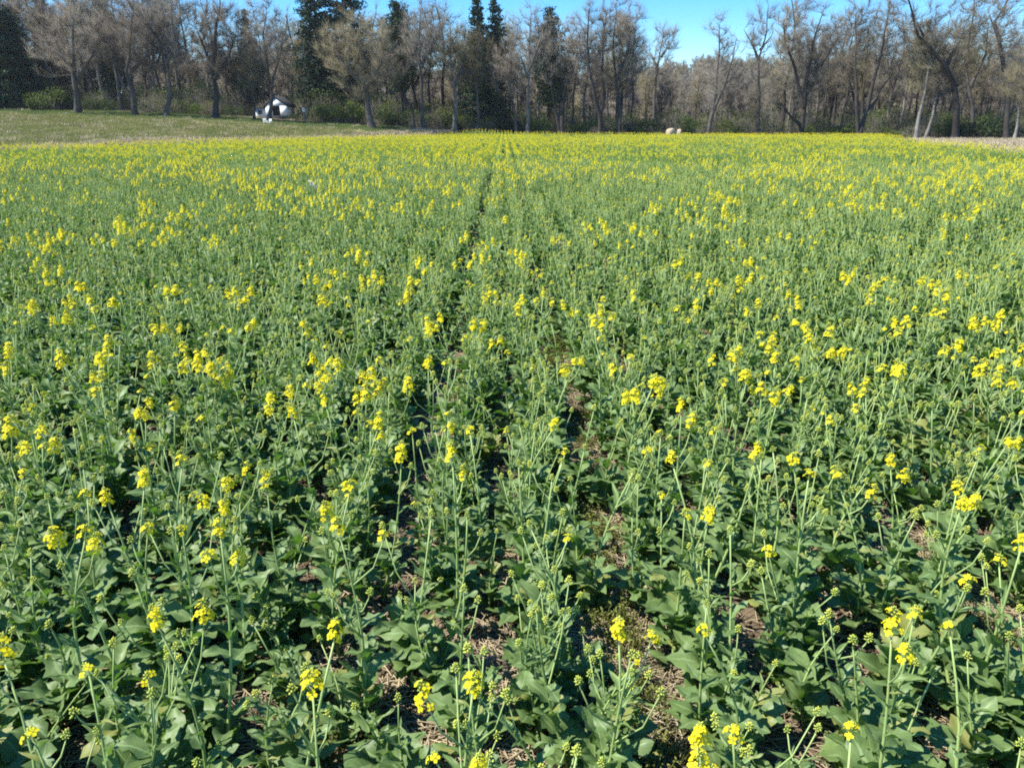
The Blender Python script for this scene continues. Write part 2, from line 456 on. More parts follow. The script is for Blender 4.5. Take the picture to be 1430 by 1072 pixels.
def bare_tree(stems, crowns, r0, n_br=120, n_tw=5000, seed=0, green=0, red=0, twig_len=(0.45, 1.35), twig_r=0.0105, density_up=0.45, budsize=0.10):
    """stems: polylines in local metres; crowns: ellipsoids (cx,cy,cz,rx,ry,rz). returns trunk MB, crown MB"""
    r = random.Random(seed); g = np.random.default_rng(seed)
    tr, cr = MB(), MB()
    nodes, dirs, rads, lvl = [], [], [], []
    for si, st in enumerate(stems):
        if len(st) == 2: st = [st[0], tuple((Vector(st[0]) + Vector(st[1])) * .5), st[1]]
        n = len(st)
        rr0 = r0 if si == 0 else r0 * 0.72
        rd = [max(0.03, rr0 * (1 - 0.85 * (i / (n - 1)) ** 0.8)) for i in range(n)]
        P, Q = resample(st, rd, 0.7)
        ph = r.uniform(0, 6)
        for i, p in enumerate(P):
            if 0 < i: P[i] = p + Vector((math.sin(i * 0.9 + ph) * .06, math.cos(i * 0.7 + ph) * .06, 0)) * (1 if i > 1 else .3)
        if si == 0: Q[0] *= 1.35
        tube(tr, P, Q, 8)
        for i in range(len(P)):
            if i < len(P) * (0.22 if si == 0 else 0.1): continue
            nodes.append(np.array(P[i])); rads.append(Q[i]); lvl.append(0)
            d = P[min(i + 1, len(P) - 1)] - P[max(i - 1, 0)]; dirs.append(np.array(d.normalized()))
    # crown targets
    vol = np.array([c[3] * c[4] * c[5] for c in crowns]); pick = g.choice(len(crowns), n_br, p=vol / vol.sum())
    T = []
    for k in pick:
        c = crowns[k]
        d = g.normal(size=3); d /= np.linalg.norm(d)
        rad = g.random() ** 0.42
        T.append(np.array(c[:3]) + d * rad * np.array(c[3:6]))
    T = np.array(T)
    base = np.array(nodes)
    dist = np.min(np.linalg.norm(T[:, None] - base[None], axis=2), axis=1)
    brP, brD = [], []
    for k in np.argsort(dist):
        t = T[k]
        A = np.array(nodes)
        dv = t - A
        cost = np.linalg.norm(dv, axis=1) + 1.3 * np.maximum(0, A[:, 2] - t[2] + 0.3) + 0.25 * (np.array(lvl) > 2)
        j = int(np.argmin(cost))
        a = A[j]; L = np.linalg.norm(t - a)
        if L < 0.15: continue
        ra = min(rads[j] * 0.62, 0.022 + 0.016 * L)
        m = 5 if L > 1.5 else 4
        side = g.normal(size=3) * 0.07 * L
        pts = []
        for i in range(m + 1):
            s = i / m
            p = a + (t - a) * s
            p = p + side * math.sin(math.pi * s) + dirs[j] * 0.22 * L * math.sin(math.pi * s) * (1 - s)
            p[2] -= 0.06 * L * math.sin(math.pi * s)
            if 0 < i: p = p + g.normal(size=3) * 0.03 * L * (1 if i < m else 0)
            pts.append(p)
        rd = [max(0.012, ra * (1 - 0.8 * i / m)) for i in range(m + 1)]
        tube(tr if ra > 0.055 else cr, [Vector(p) for p in pts], rd, 5 if ra > 0.05 else 3, 0, cap=False)
        for i in range(1, m + 1):
            nodes.append(pts[i]); rads.append(rd[i]); lvl.append(lvl[j] + 1)
            d = pts[i] - pts[i - 1]; dirs.append(d / (np.linalg.norm(d) + 1e-9))
            brP.append((pts[i - 1], pts[i]))
    seg = np.array(brP)
    k = g.integers(0, len(seg), n_tw // 2)
    s = g.random((n_tw // 2, 1))
    P = seg[k, 0] * (1 - s) + seg[k, 1] * s
    D = seg[k, 1] - seg[k, 0]; D /= np.linalg.norm(D, axis=1, keepdims=True) + 1e-9
    D = D * 0.9 + g.normal(size=D.shape) * 0.45; D[:, 2] += density_up
    D /= np.linalg.norm(D, axis=1, keepdims=True)
    L = g.uniform(twig_len[0], twig_len[1], len(P)) * 1.15
    cones(cr, P, D, L, g.uniform(0.9, 1.3, len(P)) * twig_r)
    k2 = g.integers(0, len(P), n_tw - n_tw // 2)
    s = g.uniform(0.15, 0.9, (len(k2), 1))
    P2 = P[k2] + D[k2] * L[k2][:, None] * s
    D2 = D[k2] * 0.8 + g.normal(size=(len(k2), 3)) * 0.5; D2[:, 2] += density_up * .6
    cones(cr, P2, D2, g.uniform(twig_len[0], twig_len[1], len(k2)) * .7, g.uniform(0.7, 1.1, len(k2)) * twig_r * .8)
    tips = np.concatenate([P + D * L[:, None], P2])
    for cnt, mi in ((green, 1), (red, 2)):
        if cnt:
            kk = g.integers(0, len(tips), cnt)
            q = tips[kk] + g.normal(size=(cnt, 3)) * 0.12
            cards(cr, q, g.normal(size=(cnt, 3)), g.uniform(0.6, 1.3, cnt) * budsize, mi, 0.7)
    return tr, cr

def build_tree(name, label, Y, stems_px, crowns_px, r0, bark=BARK, twig=TWIG, group=None, depth=0.8, **kw):
    """a tree told apart in the photograph: outline from pixels, distance from the ground it stands on"""
    bx = at_y(stems_px[0][0][0], 180, Y).x
    z0 = H(bx, Y) - 0.05
    base = Vector((bx, Y, z0))
    seed = kw.pop('seed', int(stems_px[0][0][0] * 7 + Y))
    rr = random.Random(seed)
    stems = []
    for si, st in enumerate(stems_px):
        pl = []
        yy = 0.0
        for i, (px, py) in enumerate(st):
            p = at_y(px, py, Y)
            if si == 0 and i == 0: p = Vector(base)
            yy += rr.uniform(-.5, .5) if i else 0
            if si > 0 and i > 0: yy += rr.uniform(-1, 1)
            pl.append(tuple(p - base + Vector((0, yy if (i or si == 0) else 0, 0))))
        stems.append(pl)
    crowns = []
    for cx, cy, rx, ry in crowns_px:
        c = at_y(cx, cy, Y) - base
        k = Y / F_PX * 1.03
        crowns.append((c.x, 0.0, c.z, rx * k, rx * k * depth, ry * k * 0.97))
    tr, cr = bare_tree(stems, crowns, r0, seed=seed, **kw)
    t = empty(name, base, label, 'tree', group)
    obj('trunk', tr.mesh('trunk', [bark], True), t)
    obj('crown', cr.mesh('crown', [twig, BUDLEAF, BUDRED]), t)
    return t

def conifer(h, rw, n_whorl, seed, pine=False, bare=0.08, spray=0.34, per=20):
    g = np.random.default_rng(seed)
    tr, fo = MB(), MB()
    tube(tr, [(0, 0, 0), (0.05, 0.03, h * .5), (0, 0, h)], [0.013 * h + .05, 0.008 * h, 0.02], 7)
    P, Nn, Sz = [], [], []
    brP, brD, brL = [], [], []
    for k in range(n_whorl):
        t = bare + (1 - bare) * (k + g.random() * .6) / n_whorl
        if pine: prof = (0.45 + 0.55 * math.sin(math.pi * min(1, (t - bare) / (1 - bare) * 0.92 + 0.08)) ) * (1.0 if t < .85 else 0.75)
        else: prof = (1 - t) ** 0.7 * (0.80 + .35 * g.random()) + 0.04
        for b in range(int(g.integers(5, 8))):
            az = g.uniform(0, 2 * math.pi)
            L = rw * prof * g.uniform(0.65, 1.15)
            sl = (-0.25 + 0.75 * t) + g.normal() * .08 if not pine else 0.25 + g.normal() * .15
            d = np.array([math.cos(az), math.sin(az), sl]); d /= np.linalg.norm(d)
            o = np.array([0, 0, t * h])
            brP.append(o); brD.append(d); brL.append(L)
            m = max(3, int(per * L / 1.6))
            for q in range(m):
                s = (0.2 + 0.8 * (q + g.random()) / m)
                droop = -0.10 * L * s * s if not pine else 0.06 * L * s * s
                p = o + d * L * s + np.array([0, 0, droop]) + g.normal(size=3) * (0.10 if not pine else .25) * (1 + .1 * L)
                nv = np.array([d[0] * -.35, d[1] * -.35, 1.0]) + g.normal(size=3) * .45
                P.append(p); Nn.append(nv); Sz.append(spray * g.uniform(.7, 1.5) * (1.0 if s < .8 else .75))
    cones(tr, np.array(brP), np.array(brD), np.array(brL), np.full(len(brP), 0.03))
    cards(fo, np.array(P), np.array(Nn), np.array(Sz), 0, 0.42)
    # drooping side sprays
    k = g.integers(0, len(P), len(P))
    nv = g.normal(size=(len(k), 3)); nv[:, 2] *= .3
    cards(fo, np.array(P)[k] + g.normal(size=(len(k), 3)) * .12 - [0, 0, .06], nv, np.array(Sz)[k] * .85, 0, .6)
    return tr, fo
def build_conifer(name, label, px_base, Y, py_top, rw, pine=False, seed=1, group=None, **kw):
    bx = at_y(px_base, 180, Y).x
    z0 = H(bx, Y) - 0.05
    h = at_y(px_base, py_top, Y).z - z0
    tr, fo = conifer(h, rw, int(h * (3.0 if not pine else 2.4)), seed, pine, **kw)
    t = empty(name, (bx, Y, z0), label, 'tree', group)
    obj('trunk', tr.mesh('trunk', [BARK_DARK], True), t)
    obj('crown', fo.mesh('crown', [NEEDLE_PINE if pine else NEEDLE]), t)
    return t

bt = build_tree
# --- trees on the meadow's edge
bt('oak_tree', 'bare spreading oak rising behind the green shrubs at the meadow top', 97, [[(113,157),(109,125),(104,95),(100,60),(104,25)], [(108,115),(128,80),(140,45)], [(105,100),(80,72),(66,50)]],
   [(102,62,48,40),(132,50,34,34),(70,80,30,26),(100,30,36,20)], 0.42, red=1500, n_br=170, n_tw=9000)
bt('oak_tree', 'bare oak with low limb forking off its pale trunk on the meadow edge', 97, [[(191,161),(188,130),(182,100),(186,60),(190,18)], [(189,148),(170,115),(150,80),(140,50)], [(184,100),(205,70),(215,40)]],
   [(190,45,44,42),(150,58,28,28),(215,62,26,34)], 0.36, BARK, red=1500, n_br=160, n_tw=8500)
bt('oak_tree', 'thin crooked bare tree with a high open fork on the meadow edge', 97, [[(234,163),(235,130),(233,95),(228,70),(214,45),(204,28)], [(232,90),(243,60),(240,30),(238,-5)], [(236,105),(250,80)]],
   [(238,15,32,26),(212,40,22,22),(248,70,18,24)], 0.32, twig=TWIG_GREY, n_br=95, n_tw=3600)
bt('oak_tree', 'tall bare oak with a V fork and dark trunk on the meadow edge', 98, [[(303,165),(301,130),(294,95),(286,70),(276,45)], [(296,100),(303,60),(308,15),(306,-12)], [(300,110),(320,80),(330,45)]],
   [(300,30,36,44),(275,48,18,28),(325,55,22,40),(305,90,26,20)], 0.40, BARK_DARK, red=900, n_br=170, n_tw=8500)
bt('bare_tree', 'slim bare tree growing beside the white shed', 100, [[(377,166),(378,130),(372,95),(368,50),(372,14)], [(378,125),(386,85),(392,45)]],
   [(372,52,26,44),(390,65,16,40)], 0.27, twig=TWIG_GREY, n_br=120, n_tw=4200)
bt('bare_tree', 'small bare tree hiding the end of the white shed', 99, [[(356,168),(357,140),(352,115),(354,80)]],
   [(352,100,22,34)], 0.16, twig=TWIG_TAN, green=600, n_br=80, n_tw=3000)
bt('oak_tree', 'broad tan-brown oak standing on the meadow corner before the tall spruces', 98, [[(519,179),(514,150),(508,120),(500,85),(495,45)], [(510,125),(530,90),(540,60)], [(508,120),(480,90),(465,65)]],
   [(498,62,54,40),(535,80,32,36),(470,75,28,34),(505,115,40,24)], 0.46, twig=TWIG_TAN, red=3500, green=900, n_br=190, n_tw=12000)
bt('bare_tree', 'dark bare tree leaning toward the broad tan-brown oak', 101, [[(578,180),(574,150),(562,130),(549,115),(538,95)]],
   [(545,90,22,26)], 0.24, BARK_DARK, n_br=60, n_tw=2200)
bt('bare_tree', 'tall straight bare tree next to the dark leaning one', 102, [[(592,183),(589,140),(588,100),(585,55),(588,20)], [(588,90),(600,60),(606,30)]],
   [(590,55,28,42)], 0.30, BARK, TWIG_GREY, n_br=130, n_tw=5200)
bt('bare_tree', 'pale-trunked tree with greenish spring haze at the field corner', 103, [[(635,186),(636,150),(634,115),(628,75),(630,35)], [(635,120),(648,85),(652,55)]],
   [(630,70,30,46),(648,90,18,36)], 0.34, BARK_PALE, TWIG_TAN, green=2600, n_br=140, n_tw=5500)
bt('bare_tree', 'slender bare tree in front of the paired spruces', 104, [[(668,187),(667,140),(666,100),(662,60)], [(667,130),(655,95)]],
   [(662,85,22,36)], 0.24, BARK, TWIG_TAN, green=700, n_br=90, n_tw=3200)
bt('bare_tree', 'thin grey tree close to a pale-trunked twin on the field edge', 104, [[(722,189),(718,150),(710,115),(706,85)]],
   [(708,100,22,40)], 0.20, BARK, TWIG, red=300, n_br=90, n_tw=3200)
bt('bare_tree', 'tall pale-trunked tree between grey neighbours on the field edge', 104, [[(737,189),(737,150),(738,110),(740,60),(741,12)], [(738,100),(752,65),(758,40)], [(738,110),(725,75)]],
   [(740,50,30,48),(728,95,18,34)], 0.30, BARK_PALE, TWIG_GREY, n_br=130, n_tw=4600)
bt('bare_tree', 'dark double-stemmed bare tree leaning over the field edge', 104, [[(786,189),(785,150),(789,125),(801,100),(808,65)], [(782,186),(776,155),(770,120),(764,80)]],
   [(800,70,24,44),(768,75,20,44)], 0.34, BARK_DARK, TWIG, red=500, n_br=130, n_tw=4600)
bt('bare_tree', 'bare tree dividing low into a wide V of dark limbs', 103, [[(838,188),(838,160),(829,135),(822,100),(818,60),(822,15)], [(839,158),(846,130),(842,95),(845,45),(850,10)]],
   [(822,45,26,44),(846,45,22,44),(832,100,24,28)], 0.36, BARK_DARK, TWIG, red=900, n_br=170, n_tw=6500)
bt('bare_tree', 'tall bare tree with a full rounded brown top beside the V-forked one', 103, [[(866,188),(865,150),(861,115),(857,75),(862,12)], [(862,112),(876,70),(884,35)]],
   [(870,42,32,42),(880,80,22,34)], 0.36, BARK, TWIG, red=2200, n_br=170, n_tw=7500)
bt('bare_tree', 'small-headed bare tree standing clear against the sky above the hill', 107, [[(912,188),(914,150),(917,110),(924,75),(928,48)], [(919,98),(908,70)], [(923,80),(940,58)]],
   [(929,60,20,24),(910,85,14,18)], 0.26, BARK, TWIG_GREY, n_br=90, n_tw=2600)
bt('bare_tree', 'twin-stemmed bare tree with open head beside the gap of sky', 104, [[(989,188),(995,155),(1000,120),(1002,80),(1003,35)], [(993,165),(1008,120),(1016,85),(1022,55)]],
   [(1002,52,20,28),(1018,75,20,32),(1000,120,26,30)], 0.30, BARK, TWIG_GREY, n_br=130, n_tw=4200)
bt('bare_tree', 'tall thin bare tree with wavy open limbs against the blue sky', 104, [[(1058,188),(1059,150),(1060,110),(1060,78),(1068,45),(1072,10)], [(1060,85),(1050,60),(1040,42)], [(1062,70),(1080,50)]],
   [(1064,38,24,36),(1046,62,18,26),(1060,110,28,30)], 0.27, BARK, TWIG_GREY, n_br=130, n_tw=4000)
bt('bare_tree', 'wide dark-limbed bare tree with a crown like a fan', 102, [[(1120,190),(1123,150),(1126,110),(1134,65),(1146,20)], [(1122,150),(1112,95),(1098,60),(1092,30)], [(1118,175),(1098,160),(1082,140)], [(1125,120),(1150,85),(1165,55)]],
   [(1128,45,42,42),(1098,60,22,36),(1155,70,26,40)], 0.36, BARK_DARK, TWIG, red=1500, green=400, n_br=190, n_tw=8000)
bt('bare_tree', 'three-stemmed dark tree with one limb slanting low over the stubble', 100, [[(1200,192),(1210,155),(1219,110),(1230,60),(1238,5)], [(1198,190),(1194,140),(1193,80),(1196,20)], [(1212,160),(1232,125),(1252,102)]],
   [(1230,40,34,50),(1192,45,26,52),(1248,95,18,22)], 0.36, BARK_DARK, TWIG, green=1700, n_br=190, n_tw=7500)
bt('bare_tree', 'pale-stemmed tree with yellow-green spring crown by the stubble', 97, [[(1281,195),(1284,160),(1290,125),(1296,85),(1300,50)]],
   [(1290,95,26,40),(1300,50,24,30)], 0.27, BARK_PALE, TWIG_TAN, green=3000, n_br=120, n_tw=4200)
bt('bare_tree', 'pale leaning stem with thin crown next to the yellow-green tree', 97, [[(1294,195),(1300,160),(1308,130),(1316,100)]],
   [(1316,100,22,36)], 0.24, BARK_PALE, TWIG, green=500, n_br=80, n_tw=2800)
bt('bare_tree', 'big dark trunk bending over far like a bow above the stubble', 96, [[(1336,196),(1335,150),(1330,118),(1320,95),(1300,72),(1282,50),(1270,20),(1258,-10)], [(1320,96),(1332,70),(1345,55)], [(1300,72),(1285,30)]],
   [(1270,5,36,36),(1335,40,34,40),(1295,40,34,30)], 0.42, BARK_DARK, TWIG, green=1200, n_br=150, n_tw=5500, seed=3)
bt('bare_tree', 'tall hazy willow-like tree with yellow-green twigs behind the bowed trunk', 101, [[(1362,196),(1358,150),(1352,100),(1356,40),(1360,-10)], [(1356,120),(1375,75),(1385,30)]],
   [(1360,45,40,56),(1385,85,24,44)], 0.32, BARK, TWIG_TAN, green=5200, n_br=170, n_tw=6500)
bt('bare_tree', 'short pale trunk at the end of the stubble strip', 88, [[(1419,198),(1422,175),(1426,150),(1431,115)]],
   [(1430,110,26,42)], 0.2, BARK_PALE, TWIG_TAN, green=900, n_br=80, n_tw=3200)
bt('bare_tree', 'dark broken-limbed tree high above the end of the stubble strip', 95, [[(1408,196),(1408,140),(1398,60),(1392,30),(1405,5),(1415,-20)], [(1398,60),(1384,20)]],
   [(1405,25,34,40),(1415,80,26,40)], 0.34, BARK_DARK, TWIG_GREY, green=700, n_br=120, n_tw=4600)

# --- conifers
bcf = build_conifer
G_SPR = 'dark spruces among the bare trees'
bcf('spruce_tree', 'dark spruce at the top end of the meadow, outermost of its clump', 4, 102, -30, 5.4, seed=1, group=G_SPR)
bcf('spruce_tree', 'dark spruce with pointed top inside the clump at the meadow top', 22, 107, -10, 5.0, seed=2, group=G_SPR)
bcf('spruce_tree', 'lower dark spruce facing the green shrubs at the meadow top', 40, 104, 10, 4.2, seed=3, group=G_SPR)
bcf('spruce_tree', 'dark spruce rising behind the bare spreading oak', 88, 120, -5, 4.2, seed=4, group=G_SPR)
bcf('spruce_tree', 'dark spruce showing above the low-limbed bare oak', 164, 122, -25, 4.6, seed=5, group=G_SPR)
bcf('spruce_tree', 'tall dark spruce nearest the white shed, first of the tall pair', 452, 109, -70, 5.0, seed=6, group=G_SPR)
bcf('spruce_tree', 'tall dark spruce behind the broad tan-brown oak, second of the tall pair', 492, 111, -80, 5.6, seed=7, group=G_SPR)
bcf('spruce_tree', 'small dark spruce top showing over the slim trees by the shed', 358, 122, 12, 3.0, seed=8, group=G_SPR)
bcf('pine_tree', 'round-topped pine standing behind the tall straight bare tree', 563, 107, 4, 2.6, True, 9, bare=0.3)
bcf('spruce_tree', 'ragged spruce, slimmer of the pair behind the slender bare tree', 668, 108, -14, 3.4, seed=10, group=G_SPR)
bcf('spruce_tree', 'dense dark spruce, fuller of the pair behind the slender bare tree', 692, 109, -6, 3.8, seed=11, group=G_SPR)
bcf('pine_tree', 'thin ragged pine between the pale tall tree and the double-stemmed tree', 766, 109, 15, 2.5, True, 12, bare=0.25)

# --- second row: forest trees that nothing but their place tells apart
VAR = []
for i in range(7):
    h = [15, 13.5, 16, 12, 14.5, 13, 10][i]
    rr = random.Random(i + 40)
    st = [[(0, 0, 0), (rr.uniform(-.3, .3), rr.uniform(-.3, .3), h * .35), (rr.uniform(-.8, .8), rr.uniform(-.6, .6), h * .7), (rr.uniform(-1, 1), rr.uniform(-1, 1), h * .96)]]
    if i % 2: st.append([(0, 0, h * .4), (1.2, .5, h * .6), (1.8, .8, h * .85)])
    tr, cr = bare_tree(st, [(0, 0, h * .72, 2.3, 2.3, h * .28), (0.6, 0, h * .5, 1.7, 1.7, h * .2)], 0.17 + 0.01 * h * (i % 3) * .4, 110, 4300, 100 + i,
                       green=(1800 if i in (2, 5) else 500), red=(700 if i in (0, 3) else 100))
    VAR.append((tr.mesh('trunk', [(BARK, BARK_PALE, BARK_DARK)[i % 3]], True), cr.mesh('crown', [(TWIG, TWIG_GREY, TWIG_TAN)[i % 3], BUDLEAF, BUDRED]), h))
def forest_tree(px, Y, k, s, label, group):
    x = at_y(px, 180, Y).x
    look = ('grey-barked', 'pale-barked', 'dark-barked')[k % 3] + (' forked' if k % 2 else ' single-stemmed') + (' tree in first green leaf' if k in (2, 5) else ' bare tree')
    label = look + label[label.index(' in the'):]
    t = empty('forest_tree', (x, Y, H(x, Y) - .1), label, 'tree', group)
    t.rotation_euler = (0, 0, rnd.uniform(0, 6.28)); t.scale = (s, s, s * U(.92, 1.08))
    obj('trunk', VAR[k][0], t); obj('crown', VAR[k][1], t)
ZONES = [(-40, 262, 26, 'slim bare tree in the dim wood behind the meadow-edge oaks', 'wood behind the meadow', (105, 122), (1.0, 1.25)),
         (400, 700, 20, 'slim bare tree in the wood between spruces and field corner', 'wood behind the field corner', (107, 124), (.95, 1.12)),
         (700, 890, 16, 'slim bare tree in the wood behind the V-forked tree', 'wood behind the V-forked tree', (108, 124), (.9, 1.08)),
         (890, 1085, 14, 'low bare tree in the brown wood under the hill', 'brown wood under the hill', (108, 130), (.5, .68)),
         (1085, 1470, 40, 'slim bare tree in the wood behind the stubble strip', 'wood behind the stubble strip', (103, 122), (.9, 1.15))]
ZONES.append((255, 420, 14, 'slim bare tree in the wood behind the white shed', 'wood behind the shed', (119, 127), (.85, 1.05)))
for (a, b, n, lab, grp, (y0, y1), (s0, s1)) in ZONES:
    for i in range(n):
        px = a + (b - a) * (i + U(.1, .9)) / n
        forest_tree(px, U(y0, y1), rnd.randrange(7), U(s0, s1), lab, grp)

# --- far wood on the hill: reads as one mass
LOD = []
for i in range(4):
    h = 10.5
    rr = random.Random(i + 70)
    tr, cr = bare_tree([[(0, 0, 0), (rr.uniform(-.4, .4), 0, h * .5), (rr.uniform(-.8, .8), 0, h * .95)]], [(0, 0, h * .62, 2.4, 2.4, h * .36)], 0.17, 50, 1500, 200 + i,
                       twig_r=0.03, red=200, green=(160 if i == 3 else 20), budsize=.2)
    tr.merge(cr, None, {0: 1, 1: 2, 2: 3})
    LOD.append(tr.mesh('far_tree', [BARK, (TWIG, TWIG_GREY, TWIG, TWIG_TAN)[i], BUDLEAF, BUDRED]))
P = []
for _ in range(2500):
    y = 128 + 225 * rng.random() ** 0.8; x = rng.uniform(-0.75, 0.78) * y
    P.append((x, y, H(x, y) - .2))
P = np.array(P); n = len(P)
sc = rng.uniform(.75, 1.15, n)
o = scatter('far_wood', source_collection('far_tree', LOD), P, np.stack([np.zeros(n), np.zeros(n), rng.uniform(0, 6.28, n)], 1),
            np.stack([sc, sc, sc], 1), rng.integers(0, 4, n))
tag(o, 'brown leafless wood covering the far hill', 'wood', kind='stuff')

# --- shrubs and undergrowth
def shrub_mesh(hgt, wid, n_leaf, seed, leafmat, size=.16):
    g = np.random.default_rng(seed)
    st, fo = MB(), MB()
    m = 26
    D = np.stack([g.normal(size=m) * .55 * wid / hgt, g.normal(size=m) * .55 * wid / hgt, np.ones(m)], 1)
    cones(st, np.stack([g.normal(size=m) * .15 * wid, g.normal(size=m) * .15 * wid, np.zeros(m)], 1), D, g.uniform(.6, 1.0, m) * hgt, np.full(m, .025))
    lobes = [(g.uniform(-.6, .6) * wid, g.uniform(-.5, .5) * wid, g.uniform(.35, .75) * hgt, g.uniform(.3, .55) * wid) for _ in range(9)]
    P = []
    for _ in range(n_leaf):
        l = lobes[g.integers(0, len(lobes))]
        d = g.normal(size=3); d /= np.linalg.norm(d)
        p = np.array(l[:3]) + d * l[3] * (0.55 + .5 * g.random()); p[2] = max(.05, p[2] * .95)
        P.append(p)
    P = np.array(P)
    nv = g.normal(size=P.shape); nv[:, 2] += .6
    cards(fo, P, nv, g.uniform(.6, 1.4, len(P)) * size, 0, .65)
    return st.mesh('stems', [BARK]), fo.mesh('foliage', [leafmat])
SHR = [shrub_mesh(2.0, 2.0, 1400, 1, SHRUBLEAF), shrub_mesh(1.6, 1.8, 1200, 2, SHRUBDARK), shrub_mesh(2.6, 1.7, 1500, 3, SHRUBLEAF), shrub_mesh(1.3, 2.0, 1100, 4, SHRUBDARK)]
SHRUBS = [(412, 104, 3, .5), (545, 105, 2, 1.3), (585, 106, 2, 1.0), (625, 106, 2, 1.35), (645, 107, 0, 1.2), (682, 106, 2, .9), (730, 107, 2, 1.2), (745, 106, 0, .9), (822, 106, 2, .9), (852, 106, 0, .9), (975, 106, 0, 1.1), (1010, 107, 2, 1.0), (1080, 105, 0, 1.0), (1135, 104, 2, .8), (1180, 103, 0, .9), (1215, 102, 2, .9), (1310, 100, 0, 1.0), (1325, 101, 2, 1.3), (1370, 100, 2, 1.2), (62, 100, 0, 1.0), (82, 101, 2, 1.1), (100, 103, 0, .9), (135, 103, 1, .9), (160, 104, 3, .9), (212, 104, 1, .8), (262, 104, 3, 1.0), (280, 103, 0, .7), (325, 104, 1, .8),
          (455, 103, 2, 1.0), (472, 102, 0, 1.1), (490, 102, 2, 1.2), (538, 104, 1, 1.2), (560, 104, 1, 1.3), (612, 105, 1, 1.2), (655, 106, 0, 1.1), (700, 106, 1, 1.2), (758, 106, 0, 1.1), (805, 106, 0, .9),
          (880, 106, 1, 1.2), (902, 105, 1, 1.4), (955, 108, 2, 1.2), (1032, 105, 0, .9), (1160, 103, 0, .8), (1235, 98, 2, .6), (1250, 97, 0, .55), (1345, 98, 1, 1.2), (1385, 97, 1, 1.5), (1405, 98, 1, 1.3)]
for px, Y, k, s in SHRUBS:
    x = at_y(px, 180, Y).x
    if px < 335: lab, grp = ('green' if k in (0, 2) else 'dark green') + ' shrub under the bare oaks at the meadow top', 'shrubs at the meadow top'
    elif px < 620: lab, grp = ('green' if k in (0, 2) else 'dark green') + ' shrub beneath the tall spruces and the tan-brown oak', 'shrubs beneath the tall spruces'
    elif px < 1100: lab, grp = ('green' if k in (0, 2) else 'dark green') + ' shrub where the yellow field meets the bare wood', 'shrubs along the far field edge'
    else: lab, grp = ('green' if k in (0, 2) else 'dark green') + ' shrub at the foot of the wood behind the stubble', 'shrubs behind the stubble'
    if k == 2: lab = 'tall ' + lab
    t = empty('shrub', (x, Y, H(x, Y) - .05), lab, 'shrub', grp)
    t.rotation_euler = (0, 0, U(0, 6)); t.scale = (s * U(.9, 1.2), s * U(.9, 1.2), s)
    obj('stems', SHR[k][0], t); obj('foliage', SHR[k][1], t)

def brush_mesh(seed, green):
    g = np.random.default_rng(seed)
    mb = MB(); n = 420
    P = np.stack([g.normal(size=n) * .5, g.normal(size=n) * .5, g.random(n) ** 1.3 * 1.7], 1)
    D = g.normal(size=(n, 3)) * .6; D[:, 2] += .9
    cones(mb, P * [1, 1, .75], D, g.uniform(.3, .8, n), np.full(n, .009), 0)
    m = 420 if green else 90
    cards(mb, np.stack([g.normal(size=m) * .6, g.normal(size=m) * .6, g.random(m) * 2.0], 1), g.normal(size=(m, 3)), g.uniform(.08, .17, m), 1, .7)
    return mb.mesh('brush', [TWIG_GREY if seed % 2 else TWIG, (SHRUBDARK, SHRUBLEAF)[green - 1] if green else BUDLEAF])
BR = [brush_mesh(i, (0, 1, 2, 1, 0)[i]) for i in range(5)]
P = []
for _ in range(1700):
    px = rng.uniform(-60, 1490); Y = 103 + 26 * rng.random()
    if math.sin(px * .031) + math.sin(px * .083 + 2) + rng.normal() * .7 < -.1 and Y < 112: continue
    if px > 1180: Y -= 5
    if 325 < px < 425 and Y < 116: continue
    x = at_y(px, 180, Y).x; P.append((x, Y, H(x, Y) - .1))
P = np.array(P); n = len(P); sc = rng.uniform(.4, 1.25, n)
tag(scatter('undergrowth', source_collection('brush', BR), P, np.stack([np.zeros(n), np.zeros(n), rng.uniform(0, 6.28, n)], 1),
    np.stack([sc, sc, sc * rng.uniform(.6, 2.0, n)], 1), rng.choice(5, n, p=[.18, .11, .40, .13, .18])), 'brown twiggy undergrowth at the foot of the wood', 'undergrowth', kind='stuff')

